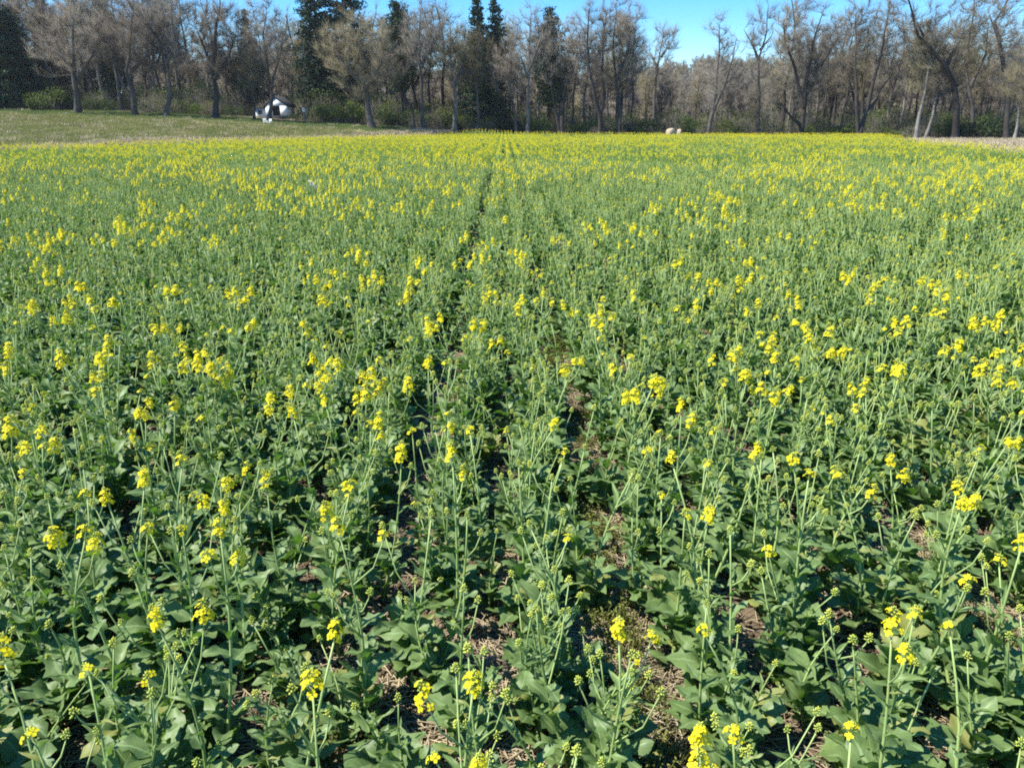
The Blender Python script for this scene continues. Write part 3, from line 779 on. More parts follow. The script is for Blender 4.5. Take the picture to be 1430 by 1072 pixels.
# ------------------------------------------------------------------ white shed, chairs, marker, bales
def white_shed():
    Y = 106.0
    x0 = at_y(351, 150, Y).x; xg0 = at_y(370, 150, Y).x; xg1 = at_y(401, 150, Y).x
    z0 = at_y(380, 163, Y).z
    zg = H((xg0 + xg1) / 2, Y)
    zb = min(zg, z0)
    t = empty('shed', ((xg0 + xg1) / 2, Y, zb), 'small white gabled shed with dark open front among the slim trees', 'shed')
    t.rotation_euler = (0, 0, R(-6))
    W = (xg1 - xg0) / 2
    up = z0 - zb
    ze = up + 1.3; zr = at_y(385, 137, Y).z - zb
    # plinth
    m = MB(); box(m, (-W - .02, -.02, -.3), (W + .02, 2.62, up + .12)); obj('plinth', m.mesh('plinth', [DARK]), t)
    m = MB()   # front gable with an opening
    box(m, (-W, 0, up + .1), (-W * .35, .12, ze)); box(m, (W * .35, 0, up + .1), (W, .12, ze))
    V = [(-W, 0, ze), (W, 0, ze), (0, 0, zr), (-W, .12, ze), (W, .12, ze), (0, .12, zr)]
    m.add(V, [(0, 1, 2), (3, 5, 4), (0, 3, 4, 1), (1, 4, 5, 2), (2, 5, 3, 0)]); obj('front_wall', m.mesh('front_wall', [WHITE]), t)
    for s in (-1, 1):
        m = MB(); box(m, (s * W - .06, .123, up + .1), (s * W + .06, 2.5, ze)); obj('side_wall', m.mesh('side_wall', [WHITE]), t)
    m = MB(); box(m, (-W + .08, 2.4, up + .1), (W - .08, 2.49, ze)); obj('back_wall', m.mesh('back_wall', [DARK]), t)
    m = MB(); box(m, (-W * .36, .14, up + .12), (W * .36, .19, ze - .003)); d = obj('door', m.mesh('door', [DARK]), t)
    m = MB(); box(m, (W * .22, .11, up + .65), (W * .26, .139, up + .8)); obj('handle', m.mesh('handle', [WOODPOST]), d)
    for s in (-1, 1):
        m = MB()
        a, b = (0, zr + .02), (s * (W + .3), ze - .26 * (zr - ze) / W + .02)
        V = [(a[0], -.05, a[1]), (b[0], -.05, b[1]), (b[0], 2.7, b[1]), (a[0], 2.7, a[1])]
        V += [(v[0], v[1], v[2] + .26) for v in V]
        m.add(V, [(0, 1, 2, 3), (7, 6, 5, 4), (0, 4, 5, 1), (1, 5, 6, 2), (2, 6, 7, 3), (3, 7, 4, 0)])
        obj('roof', m.mesh('roof', [ROOF]), t)
    # low side wing
    wx0 = x0 - (xg0 + xg1) / 2
    m = MB(); box(m, (wx0, .6, up - .3), (-W - .08, 2.3, up + 1.0)); wg = obj('side_wing', m.mesh('side_wing', [WHITE]), t)
    m = MB(); box(m, (wx0 - .15, .4, up + 1.003), (-W - .1, 2.45, up + 1.12)); obj('wing_roof', m.mesh('wing_roof', [ROOF]), wg)
    m = MB(); box(m, (wx0 + .5, .56, up + .3), (wx0 + 1.0, .598, up + .8)); obj('window', m.mesh('window', [GREYGLASS]), wg)
white_shed()
def garden_chair(px, py, rz, lab):
    Y = 92.0
    p = at_y(px, py, Y); z = H(p.x, Y)
    t = empty('garden_chair', (p.x, Y, z), lab, 'chair')
    t.rotation_euler = (0, 0, rz); t.scale = (.62, .62, .62)
    m = MB(); box(m, (-.28, -.28, .36), (.28, .28, .41)); obj('seat', m.mesh('seat', [WHITE]), t)
    for i in range(4):
        m = MB(); xx = -.24 + i * .16
        m.add([(xx-.06,.25,.413),(xx+.06,.25,.413),(xx+.06,.28,.413),(xx-.06,.28,.413),(xx-.06,.42,1.0),(xx+.06,.42,1.0),(xx+.06,.45,1.0),(xx-.06,.45,1.0)],
              [(0,3,2,1),(4,5,6,7),(0,1,5,4),(1,2,6,5),(2,3,7,6),(3,0,4,7)]); obj('back_slat', m.mesh('back_slat', [WHITE]), t)
    for sx in (-1, 1):
        for sy in (-1, 1):
            m = MB(); box(m, (sx*.26-.03, sy*.24-.03, 0), (sx*.26+.03, sy*.24+.03, .36 if sy > 0 else .58)); obj('leg', m.mesh('leg', [WHITE]), t)
        m = MB(); box(m, (sx*.3-.06, -.3, .583), (sx*.3+.06, .34, .62)); obj('armrest', m.mesh('armrest', [WHITE]), t)
garden_chair(370.5, 172, 0.5, 'small white garden chair on the grass below the shed')
garden_chair(376, 172, -0.4, 'small white garden chair turned toward its twin below the shed')
def marker():
    Y = 101.0; p = at_y(425, 160, Y); z = H(p.x, Y)
    t = empty('birdhouse', (p.x, Y, z), 'small white birdhouse on a post beside the tall spruce', 'birdhouse')
    zt = at_y(425, 154.5, Y).z - z
    m = MB(); box(m, (-.05, -.05, -.1), (.05, .05, zt - .2)); obj('post', m.mesh('post', [WOODPOST]), t)
    m = MB(); box(m, (-.16, -.16, zt - .2), (.16, .16, zt + .16)); b = obj('box', m.mesh('box', [WHITE]), t)
    m = MB(); m.add([(-.22,-.22,zt+.163),(.22,-.22,zt+.163),(.22,.22,zt+.163),(-.22,.22,zt+.163),(0,-.22,zt+.33),(0,.22,zt+.33)], [(0,3,2,1),(0,1,4),(2,3,5),(1,2,5,4),(3,0,4,5)])
    obj('roof', m.mesh('roof', [WHITE]), t)
marker()
def bale(px, w_, hgt, dp, lab, Y=99.8, rz=0.3):
    x = at_y(px, 180, Y).x; z = H(x, Y)
    n = 18; m = MB(); g = random.Random(int(px))
    rings = [(-dp/2, .86), (-dp/2 + .08, 1.0), (0, 1.03), (dp/2 - .08, 1.0), (dp/2, .86)]
    V, F = [], []
    for yy, s in rings:
        for k in range(n):
            a = 2 * math.pi * k / n; q = s * (1 + g.uniform(-.04, .04))
            zz = math.sin(a) * hgt / 2 * q
            V.append((math.cos(a) * w_ / 2 * q, yy, max(zz, -hgt * .46) + hgt * .46))
    for i in range(4):
        for k in range(n):
            F.append((i*n+k, i*n+(k+1) % n, (i+1)*n+(k+1) % n, (i+1)*n+k))
    F.append(tuple(range(n-1, -1, -1))); F.append(tuple(range(4*n, 5*n)))
    m.add(V, F)
    t = empty('straw_bale', (x, Y, z), lab, 'bale'); t.rotation_euler = (0, 0, rz)
    b = obj('bale_body', m.mesh('bale_body', [BALE]), t)
    for yy in (-dp * .22, dp * .22):
        m = MB(); pts = [(math.cos(a) * w_ / 2 * 1.05, yy, max(math.sin(a) * hgt / 2 * 1.05, -hgt * .46) + hgt * .46) for a in np.linspace(0, 2 * math.pi, 19)]
        tube(m, pts, [.012] * 19, 4); obj('binding', m.mesh('binding', [STRAW]), t)
bale(937, 1.0, 1.2, 1.0, 'cream round straw bale at the far field edge')
bale(949, .5, 1.1, .5, 'smaller pale bale beside the cream round one', 100.2, 1.1)

# ------------------------------------------------------------------ rapeseed plants
def leaf_mb(kind, seed):
    r = random.Random(seed)
    nl = 10 if kind == 'low' else 8
    na = 4
    mb = MB(); V, UV, F = [], [], []
    droop = r.uniform(.15, .55); fold = r.uniform(.05, .28); bend = r.uniform(-.12, .12)
    ph = r.uniform(0, 6); wav = r.uniform(.05, .11)
    for i in range(nl + 1):
        t = i / nl
        if kind == 'low':
            if t < .33: wd = .035 + (.05 if i == 2 else 0) + (.03 if i == 3 else 0)
            else:
                q = (t - .33) / .67
                wd = .30 * math.sin(math.pi * min(1, q * .86 + .14)) ** .6 * (1 + .26 * math.cos(i * 2.6 + ph))
                wd = max(wd, .05 if i < nl else .05)
        elif kind == 'mid':
            wd = (.04 + .19 * math.sin(math.pi * t ** .85) ** .75) * (1 + .24 * math.cos(i * 2.9 + ph)) if i < nl else .015
        else:
            wd = .11 * (1 - t) ** .55 * (1 + .25 * math.exp(-t * 7)) + .006
        for k in range(na + 1):
            u = k / na * 2 - 1
            asym = 1 + .2 * math.sin(ph + i * 1.7 + (2 if u > 0 else 0))
            x = u * wd * asym + bend * t * t
            z = .25 * t - droop * t * t + abs(u) * wd * fold * 2 + wav * math.sin(ph + 9 * t + 2.5 * u) * abs(u) * (.4 + .6 * min(1, wd / .15)) + .03 * math.sin(5 * t + ph)
            V.append((x, t, z)); UV.append((k / na, t))
    for i in range(nl):
        for k in range(na):
            a = i * (na + 1) + k
            F.append((a, a + 1, a + na + 2, a + na + 1))
    mb.add(V, F, UV)
    return mb
LEAVES = {k: [leaf_mb(k, 10 * i + j) for j in range(6)] for i, k in enumerate(('low', 'mid', 'up'))}
LEAFMESH = {k: [m.mesh('leaf', [LEAF if k != 'up' else LEAF_UP], True) for m in v] for k, v in LEAVES.items()}

def flower_mb():
    mb = MB()
    for k in range(4):
        a = math.pi / 2 * k + .4
        c, s = math.cos(a), math.sin(a)
        def q(x, y, z): return (x * c - y * s, x * s + y * c, z)
        mb.add([q(.0008, 0, 0), q(.0048, -.0040, .0012), q(.0092, -.0026, -.0004), q(.0092, .0026, -.0004), q(.0048, .0040, .0012)], [(0, 1, 2), (0, 2, 3), (0, 3, 4)], None, 0)
    mb.add([(.0012, 0, 0), (-.0006, .001, 0), (-.0006, -.001, 0), (0, 0, .005)], [(0, 1, 3), (1, 2, 3), (2, 0, 3)], None, 1)
    return mb
FLOWER = flower_mb()
FLOWERMESH = FLOWER.mesh('flower', [PETAL, BUD])
def bud_add(mb, p, d, s, m):
    d = Vector(d).normalized(); a = d.orthogonal().normalized(); b = d.cross(a); p = Vector(p)
    r = s * .27
    V = [p, p + d * s * .55 + a * r, p + d * s * .55 + b * r, p + d * s * .55 - a * r, p + d * s * .55 - b * r, p + d * s]
    mb.add(V, [(0, 2, 1), (0, 3, 2), (0, 4, 3), (0, 1, 4), (1, 2, 5), (2, 3, 5), (3, 4, 5), (4, 1, 5)], None, m)
def raceme(seed, n_open, n_bud, length):
    """flower head: pedicels and buds mesh, and a list of matrices for the open flowers. base at origin"""
    r = random.Random(seed); mb = MB(); fl = []
    tube(mb, [(0, 0, -.01), (0, 0, length)], [.0022, .0012], 4, 2, cap=False)
    for i in range(n_open):
        t = i / max(1, n_open)
        z = length * (.02 + .72 * t) 
        az = i * 2.4 + r.uniform(-.4, .4)
        el = R(r.uniform(15, 40) + 25 * t)
        if r.random() < .12: continue
        L = r.uniform(.016, .031) * (1 - .3 * t)
        d = Vector((math.cos(az) * math.cos(el), math.sin(az) * math.cos(el), math.sin(el)))
        p = Vector((0, 0, z)); e = p + d * L
        tube(mb, [p, e], [.0007, .0007], 3, 2, cap=False)
        q = (d + Vector((0, 0, .25))).to_track_quat('Z', 'Y')
        s = r.uniform(.95, 1.35)
        fl.append(Matrix.Translation(e) @ q.to_matrix().to_4x4() @ Matrix.Rotation(r.uniform(0, 6), 4, 'Z') @ Matrix.Scale(s, 4))
    for i in range(n_bud):
        a = i * 2.4; q = (i + .5) / n_bud
        el = math.acos(1 - q * 1.15) if q < .86 else 1.5
        L = .014 + .004 * r.random()
        d = Vector((math.cos(a) * math.sin(el), math.sin(a) * math.sin(el), math.cos(el) + .15)).normalized()
        p = Vector((0, 0, length * .9 - .014 * q)) + d * L * .22
        bud_add(mb, p, d, r.uniform(.008, .012), 1)
    return mb, fl
HEADS = {}
for i in range(6): HEADS['open%d' % i] = raceme(i, (12, 16, 9, 19, 14, 17)[i], 18, (.055, .072, .042, .085, .060, .068)[i])
for i in range(3): HEADS['part%d' % i] = raceme(20 + i, (4, 6, 3)[i], 20, .032)
for i in range(4): HEADS['bud%d' % i] = raceme(40 + i, 0, (22, 28, 18, 25)[i], (.024, .03, .02, .027)[i])
def head_join(k):
    mb, fl = HEADS[k]; o = MB(); o.merge(mb)
    for M in fl: o.merge(FLOWER, M, {0: 0, 1: 1})
    return o
HEADJ = {k: head_join(k) for k in HEADS}
HEADMESH = {k: HEADJ[k].mesh('flower_head' if k[0] in 'op' else 'bud_head', [PETAL, BUD, STEM]) for k in HEADS}
HEADBARE = {k: HEADS[k][0].mesh('flower_head', [PETAL, BUD, STEM]) for k in HEADS}

def plant_spec(r, h, heads, top_xy=(0, 0), spread=.88, n_low=9, n_mid=8, hs=.95):
    """returns stem MB and parts [(part kind, mesh key, index, matrix)]; the main head ends at top_xy, height h"""
    st = MB(); parts = []
    tx, ty = top_xy
    bow = (r.gauss(0, .035), r.gauss(0, .035))
    def axis(t): return Vector((tx * t ** 1.3 + bow[0] * math.sin(math.pi * t), ty * t ** 1.3 + bow[1] * math.sin(math.pi * t), h * t))
    n = 6
    rs = .0026 + .0036 * min(1, h / .7)
    tube(st, [axis(i / n) for i in range(n + 1)], [rs * (1 - .62 * i / n) for i in range(n + 1)], 6)
    az0 = r.uniform(0, 6.28)
    def put_leaf(kind, p, az, pitch, L):
        M = Matrix.Translation(p) @ Matrix.Rotation(az, 4, 'Z') @ Matrix.Rotation(pitch, 4, 'X') @ Matrix.Rotation(r.uniform(-.35, .35), 4, 'Y') @ Matrix.Diagonal((L * r.uniform(.85, 1.2), L, L, 1))
        parts.append(('leaf', kind, r.randrange(6), M))
    for i in range(n_low):
        t = .03 + .30 * i / n_low * min(1, .45 / h)
        put_leaf('low', axis(t), az0 + i * 2.4 + r.uniform(-.3, .3), R(r.uniform(18, 62)), r.uniform(.09, .165) * spread)
    for i in range(n_mid):
        t = .22 + .58 * (i + r.random() * .5) / n_mid
        L = (.135 - .075 * (i / n_mid)) * r.uniform(.75, 1.25) * spread
        put_leaf('mid' if i < n_mid * .6 else 'up', axis(t), az0 + 1 + i * 2.4 + r.uniform(-.4, .4), R(r.uniform(10, 60)), L)
    for i, k in enumerate(heads):
        if i == 0: p, d = axis(1), (axis(1) - axis(.9)).normalized()
        else:
            t0 = r.uniform(.5, .82) if k[0] == 'b' else r.uniform(.68, .88); a = axis(t0); az = r.uniform(0, 6.28)
            top = h * r.uniform(.84, 1.0)
            L = max(.05, top - a.z)
            out = r.uniform(.25, .55) * L + .02
            e = Vector((a.x + math.cos(az) * out, a.y + math.sin(az) * out, a.z + L))
            mdl = a.lerp(e, .5) + Vector((math.cos(az), math.sin(az), -.4)) * out * .18
            tube(st, [a, mdl, e], [.0026, .0021, .0015], 5)
            put_leaf('up', a, az, R(r.uniform(25, 60)), r.uniform(.05, .09))
            p, d = e, (e - mdl).normalized()
        q = (d + Vector((0, 0, .6))).to_track_quat('Z', 'Y').to_matrix().to_4x4()
        parts.append(('head', k, 0, Matrix.Translation(p) @ q @ Matrix.Rotation(r.uniform(0, 6), 4, 'Z') @ Matrix.Scale(r.uniform(.85, 1.15) * hs, 4)))
    return st, parts

def joined_plant(spec):
    st, parts = spec; o = MB(); o.merge(st, None, {0: 3})
    for kind, k, i, M in parts:
        if kind == 'leaf': o.merge(LEAVES[k][i], M, {0: 0 if k != 'up' else 1})
        else: o.merge(HEADJ[k], M, {0: 2, 1: 4, 2: 3})
    return o
PMATS = [LEAF, LEAF_UP, PETAL, STEM, BUD]
def rand_heads(r, n_open, n_part, n_bud):
    hs = ['open%d' % r.randrange(6) for _ in range(n_open)] + ['part%d' % r.randrange(3) for _ in range(n_part)] + ['bud%d' % r.randrange(4) for _ in range(n_bud)]
    return hs

# --- where the plants stand: drilled rows 0.385 m apart, running away from the camera
ROW = 0.385
gaps_px = [(1395, 905, .26), (1385, 985, .16), (1240, 765, .15), (1255, 600, .13), (1105, 590, .12), (820, 650, .12), (822, 720, .12), (826, 800, .13), (850, 885, .12), (875, 960, .08),
           (660, 690, .12), (675, 745, .10), (625, 575, .12), (690, 625, .10), (715, 985, .07), (775, 560, .10), (790, 500, .12)]
GAPS = [(at_z(a, b, 0.0).x, at_z(a, b, 0.0).y, r) for a, b, r in gaps_px]
def in_gap(x, y):
    for gx_, gy_, r in GAPS:
        if (x - gx_) ** 2 + (y - gy_) ** 2 < (r * .66) ** 2: return True
    return False
ROWS = {-2: (-.61, .06), -1: (-.155, .08), 0: (.15, .08), 1: (.59, .06)}      # wider gaps either side of the middle pair
def row_x(k, y):
    m, sd = ROWS.get(k, ((k + .5) * ROW, .095))
    if y > 6 and k in ROWS: m, sd = {-2: (-.60, .07), -1: (-.165, .085), 0: (.17, .09), 1: (.575, .085)}[k]
    if y < 2.7 and k in (-2, -1): sd = .11
    return rnd.gauss(m, sd)
pts = []
for k in range(-62, 92):
    y = .62 + rnd.random() * .1
    while y < 27:
        x = row_x(k, y)
        if left_edge(y) < x < right_edge(y) and abs(x) < .70 * y + .9 and not (y < 9 and in_gap(x, y)):
            pts.append((x, y))
        y += (.056 if y < 8 else .08) * U(.55, 1.5)
# flower heads read off the photograph (pixel of the head, number of open heads)
FL = '''195 579 3;243 567 2;404 551 2;15 603 2;58 608 2;253 645 1;343 655 2;372 675 1;200 674 1;151 698 1;117 745 2;78 752 1;287 701 2;307 740 3;473 735 2;221 867 2;465 886 1;436 960 1;
4 915 2;517 593 1;632 637 2;628 600 1;487 681 2;865 886 2;660 954 2;665 1068 1;772 592 1;952 568 2;1210 544 2;1160 587 1;1110 642 1;1130 662 1;1170 660 2;1245 647 2;1337 682 2;1342 706 1;1405 618 2;1057 633 1;
989 720 1;1247 875 2;1427 760 1;979 1027 3;1190 1022 1;68 384 4;111 405 4;127 422 2;50 428 1;94 442 2;234 409 3;328 411 2;352 411 2;217 458 3;212 497 2;151 480 2;11 495 3;92 508 2;132 531 1;257 486 2;287 496 3;320 526 2;351 458 1;
443 395 3;453 420 2;422 456 1;524 390 4;585 395 2;569 413 1;601 457 2;617 448 1;661 456 1;685 410 3;438 506 2;471 513 2;521 526 2;511 554 2;410 579 1;527 593 2;598 508 1;730 422 2;758 411 2;788 428 1;843 419 3;962 386 2;
1000 396 2;1047 391 3;972 429 2;1060 425 1;1064 469 2;1029 497 3;1040 529 2;1064 544 2;803 506 3;921 539 2;909 541 1;840 458 1;1103 415 2;1113 452 2;1132 478 2;1083 503 1;1191 388 3;1224 404 2;1235 391 2;1284 395 2;1312 398 3;
1319 435 3;1266 453 2;1400 442 3;1375 450 2;1427 486 3;1319 490 1;1256 521 2;1377 511 2;1415 537 2;30 660 1;455 560 1;700 480 1;880 500 1;560 640 1;940 640 1'''
flowered = []
for tok in FL.replace('\n', '').split(';'):
    a, b, c = (int(q) for q in tok.split())
    h = U(.52, .68)
    p = at_z(a, b, h + .02)
    flowered.append((p.x, p.y, h, c))
# a flowering plant takes the place of the nearest drilled one
arr = np.array(pts); used = np.zeros(len(arr), bool)
individual = []
for (x, y, h, c) in flowered:
    d = np.hypot(arr[:, 0] - x, arr[:, 1] - y) + used * 9
    j = int(np.argmin(d)); used[j] = True
    bx, by = arr[j]
    lean = Vector((x - bx, y - by))
    if lean.length > .16: lean *= .16 / lean.length; bx, by = x - lean.x, y - lean.y
    individual.append((bx, by, h, c, (lean.x, lean.y)))
order = np.argsort(np.hypot(arr[:, 0], arr[:, 1] - .3))
NIND = 300
rest_pts = []
for j in order:
    if used[j]: continue
    x, y = arr[j]
    inview = False
    if y > .62:
        for zz in (0.1, .55):
            q = to_px((x, y, zz))
            if -40 < q[0] < 1470 and q[1] < 1110: inview = True
    if inview and len(individual) < NIND:
        individual.append((x, y, None, 0, None))
    else: rest_pts.append((x, y))

ORD = {1: 'first', 2: 'second', 3: 'third', 4: 'fourth', 5: 'fifth', 6: 'sixth', 7: 'seventh', 8: 'eighth', 9: 'ninth', 10: 'tenth', 11: 'eleventh', 12: 'twelfth'}
NUM = {1: 'one open yellow flower head', 2: 'two open yellow flower heads', 3: 'three open yellow flower heads', 4: 'four open yellow flower heads', 5: 'five open yellow flower heads', 6: 'six open yellow flower heads'}
def row_words(x):
    d = x - ROW
    k = max(1, min(12, int(round(abs(d) / ROW + .2))))
    return ORD[k] + ' row ' + ('shedward' if d < 0 else 'stubbleward') + ' of weedy gap'
for (x, y, h, c, lean) in individual:
    if h is None:
        u = rnd.random()
        if u < .26: h, hd = U(.24, .36), ['bud%d' % rnd.randrange(4)]
        elif u < .86: h, hd = U(.34, .58), rand_heads(rnd, 0, 0, rnd.choice((1, 2, 2, 3, 4)))
        else: h, hd = U(.42, .58), ['part%d' % rnd.randrange(3)] + rand_heads(rnd, 0, 0, rnd.choice((0, 1, 2)))
        lean = (rnd.gauss(0, .06), rnd.gauss(0, .06))
    else:
        far_off = math.hypot(x, y) > 2.9
        hd = rand_heads(rnd, min(6, c + (1 if far_off else 0)), 1 if far_off else 0, rnd.choice((0, 1, 1)))
    gapside = abs(x) < .72
    st, parts = plant_spec(rnd, h, hd, lean, U(.72, .98) * (.92 if gapside else 1.0), rnd.choice((8, 9, 9)), rnd.choice((8, 9, 9)), .85 if math.hypot(x, y) < 2.9 else .98)
    no = sum(q[0] == 'o' for q in hd); npt = sum(q[0] == 'p' for q in hd)
    tilt = Vector(lean).length > .09
    patch_by = ' by bare patch' if any(math.hypot(x - q[0], y - q[1]) < q[2] + .10 for q in GAPS) else ''
    if no: look = ('leaning ' if Vector(lean).length > .1 else '') + 'rapeseed plant with ' + NUM[no]
    elif npt: look = ('leaning rapeseed plant with first yellow flowers' if tilt else 'rapeseed plant with first few yellow flowers') + patch_by
    elif h < .35: look = ('very short' if h < .29 else 'short leafy') + (' leaning' if tilt else '') + ' rapeseed plant in bud' + patch_by
    else: look = ('leaning' if tilt else 'upright') + ' rapeseed plant with ' + (None, 'one', 'two', 'three', 'four')[len(hd)] + ' bud head' + ('s' if len(hd) > 1 else '') + patch_by
    t = empty('rapeseed_plant', (x, y, H(x, y)), look + ', ' + row_words(x), 'plant', 'rapeseed plants at the near end of the field')
    obj('stem', st.mesh('stem', [STEM], True), t)
    near = math.hypot(x, y) < 2.6
    for kind, k, i, M in parts:
        if kind == 'leaf': obj('leaf', LEAFMESH[k][i], t, M)
        elif k[0] in 'op' and near:
            hdo = obj('flower_head', HEADBARE[k], t, M)
            for Mf in HEADS[k][1]: obj('flower', FLOWERMESH, hdo, Mf)
        else: obj('flower_head' if k[0] in 'op' else 'bud_head', HEADMESH[k], t, M)

# --- the rest of the crop, one mass
rv = random.Random(77)
VARS = []
for i in range(10): VARS.append(joined_plant(plant_spec(rv, rv.uniform(.50, .70), rand_heads(rv, rv.choice((2, 3, 3, 4)), rv.choice((0, 1)), 1), (rv.uniform(-.06, .06), rv.uniform(-.06, .06)))))
for i in range(4): VARS.append(joined_plant(plant_spec(rv, rv.uniform(.42, .58), rand_heads(rv, 0, 1, 2), (rv.uniform(-.06, .06), rv.uniform(-.06, .06)))))
for i in range(8): VARS.append(joined_plant(plant_spec(rv, rv.uniform(.34, .58), rand_heads(rv, 0, 0, rv.choice((1, 2, 3))), (rv.uniform(-.07, .07), rv.uniform(-.07, .07)))))
VM = [m.mesh('rape_plant', PMATS, True) for m in VARS]
# far patches of four rows, thinner geometry
def low_leaf(L, wd, r):
    return [(0, 0, 0), (-wd, L * .55, L * .18), (0, L, -L * .05), (wd, L * .55, L * .2)]
def patch(seed, p_open):
    r = random.Random(seed); o = MB()
    n_y = 13
    for row in range(4):
        for j in range(n_y):
            x = (row + .5) * ROW - 2 * ROW + r.gauss(0, .075); y = -.77 + 1.54 * (j + r.random()) / n_y
            op = r.random() < p_open
            h = r.uniform(.54, .74) if op else r.uniform(.36, .56)
            lx, ly = r.uniform(-.06, .06), r.uniform(-.06, .06)
            tube(o, [(x, y, 0), (x + lx, y + ly, h)], [.006, .003], 3, 3, cap=False)
            for i in range(9):
                az = i * 2.4 + r.random(); L = r.uniform(.10, .19); t = .06 + .75 * i / 9
                if i > 5: L *= .6
                M = Matrix.Translation((x + lx * t, y + ly * t, h * t)) @ Matrix.Rotation(az, 4, 'Z') @ Matrix.Rotation(R(r.uniform(10, 60)), 4, 'X')
                o.add([M @ Vector(v) for v in low_leaf(L, L * .25, r)], [(0, 1, 2, 3)], [(.1, .1), (.1, .5), (.1, .9), (.9, .5)], 0 if i < 6 else 1)
            heads = r.choice((2, 3, 3, 4)) if op else 1
            for q in range(heads):
                cx, cy, cz = x + lx + r.gauss(0, .045) * (q > 0), y + ly + r.gauss(0, .045) * (q > 0), h * (1 - .12 * r.random() * (q > 0))
                m = 13 if op else 4
                for z in range(m):
                    d = Vector((r.gauss(0, 1), r.gauss(0, 1), r.gauss(0, .8))).normalized()
                    p = Vector((cx, cy, cz + .022)) + Vector((d.x * .028, d.y * .028, d.z * .032)) * (1 if op else .5)
                    s = .0085 if op else .006
                    a = d.orthogonal().normalized(); b = d.cross(a)
                    o.add([p + a * s, p + b * s, p - a * s, p - b * s], [(0, 1, 2, 3)], None, 2 if op else 4)
    return o.mesh('rape_patch', PMATS)
PATCH = [patch(i, .13) for i in range(5)] + [patch(50 + i, .30) for i in range(5)]

def vnoise(x, y, s, seed=0):
    x, y = x / s, y / s
    xi, yi = math.floor(x), math.floor(y)
    def hsh(a, b): return random.Random(a * 7349 + b * 9151 + seed * 131).random()
    fx_, fy_ = x - xi, y - yi
    fx_, fy_ = fx_ * fx_ * (3 - 2 * fx_), fy_ * fy_ * (3 - 2 * fy_)
    return (hsh(xi, yi) * (1 - fx_) + hsh(xi + 1, yi) * fx_) * (1 - fy_) + (hsh(xi, yi + 1) * (1 - fx_) + hsh(xi + 1, yi + 1) * fx_) * fy_
P, RT, SC, VI = [], [], [], []
nv = len(VM)
for (x, y) in rest_pts:
    p_open = .015 + .56 * max(0, vnoise(x, y, 1.1, 3) - .45) * (1.2 if x < 0 else 1.0) * min(1.5, .6 + y / 12) if y > 5.5 else 0.0
    u = rnd.random()
    if u < p_open: k = rnd.randrange(10)
    elif u < p_open + .15: k = 10 + rnd.randrange(4)
    else: k = 14 + rnd.randrange(8)
    s = U(.85, 1.12)
    P.append((x, y, H(x, y))); RT.append((U(-.05, .05), U(-.05, .05), U(0, 6.28))); SC.append((s, s, s)); VI.append(k)
S4 = 4 * ROW
yy = 27.0 + S4 / 2
while yy < FIELD_END:
    i = -40
    for i in range(-24, 34):
        xx = (i + .5) * S4 - ROW + (.0 if i >= 0 else -.025)
        if not (left_edge(yy) + .6 < xx < right_edge(yy) - .6) or abs(xx) > .72 * yy + 2: continue
        k = rnd.randrange(5) + (5 if vnoise(xx, yy, 7, 5) + rnd.gauss(0, .12) > .48 else 0)
        P.append((xx, yy, H(xx, yy))); RT.append((0, 0, math.pi * rnd.randrange(2))); SC.append((U(.97, 1.03), 1.02, U(.92, 1.08))); VI.append(nv + k)
    yy += S4
crop = scatter('rapeseed_crop', source_collection('crop', VM + PATCH), P, RT, SC, VI)
tag(crop, 'yellow-flowering rapeseed crop stretching away in drilled rows', 'crop', kind='stuff')

# ------------------------------------------------------------------ ground litter, weeds, grasses
def straw_mesh(seed):
    r = random.Random(seed); m = MB()
    for _ in range(26):
        L = r.uniform(.03, .13); a = r.uniform(0, 6.28); x, y = r.gauss(0, .07), r.gauss(0, .07); z = r.uniform(.004, .022)
        d = Vector((math.cos(a), math.sin(a), r.uniform(-.08, .12)))
        p = Vector((x, y, z)); q = p + d * L * .5 + Vector((0, 0, r.uniform(0, .008))); e = p + d * L
        tube(m, [p, q, e], [r.uniform(.0012, .0026)] * 3, 3, 0, cap=False)
    return m.mesh('straw', [STRAW])
def clod_mesh(seed):
    r = random.Random(seed); m = MB()
    for _ in range(14):
        s = r.uniform(.006, .018); x, y = r.gauss(0, .08), r.gauss(0, .08)
        V = [(x + s * r.uniform(.6, 1.2), y, s * .4), (x, y + s * r.uniform(.6, 1.2), s * .4), (x - s * r.uniform(.6, 1.2), y, s * .4), (x, y - s * r.uniform(.6, 1.2), s * .4), (x + r.uniform(-.3, .3) * s, y, s * r.uniform(.7, 1.2)), (x, y, -s * .3)]
        m.add(V, [(0, 1, 4), (1, 2, 4), (2, 3, 4), (3, 0, 4), (1, 0, 5), (2, 1, 5), (3, 2, 5), (0, 3, 5)])
    return m.mesh('clods', [SOIL])
P, VI = [], []
for _ in range(2600):
    y = .8 + 6.5 * rng.random() ** 1.2; x = rng.uniform(-.75, .75) * y
    P.append((x, y, H(x, y) + .008)); VI.append(rng.integers(0, 7))
for gx_, gy_, r_ in GAPS:
    for _ in range(int(240 * r_)):
        a = rng.uniform(0, 6.28); q = rng.random() ** .5 * (r_ + .12)
        P.append((gx_ + q * math.cos(a), gy_ + q * math.sin(a), H(gx_, gy_) + .008)); VI.append(rng.integers(0, 7) if rng.random() < .55 else rng.integers(0, 4))
P = np.array(P); n = len(P); one = np.ones((n, 3))
tag(scatter('straw_litter', source_collection('litter', [straw_mesh(i) for i in range(4)] + [clod_mesh(i) for i in range(3)]), P,
    np.stack([np.zeros(n), np.zeros(n), rng.uniform(0, 6.28, n)], 1), one, VI), 'dry straw and soil crumbs on the ground between the rows', 'litter', kind='stuff')
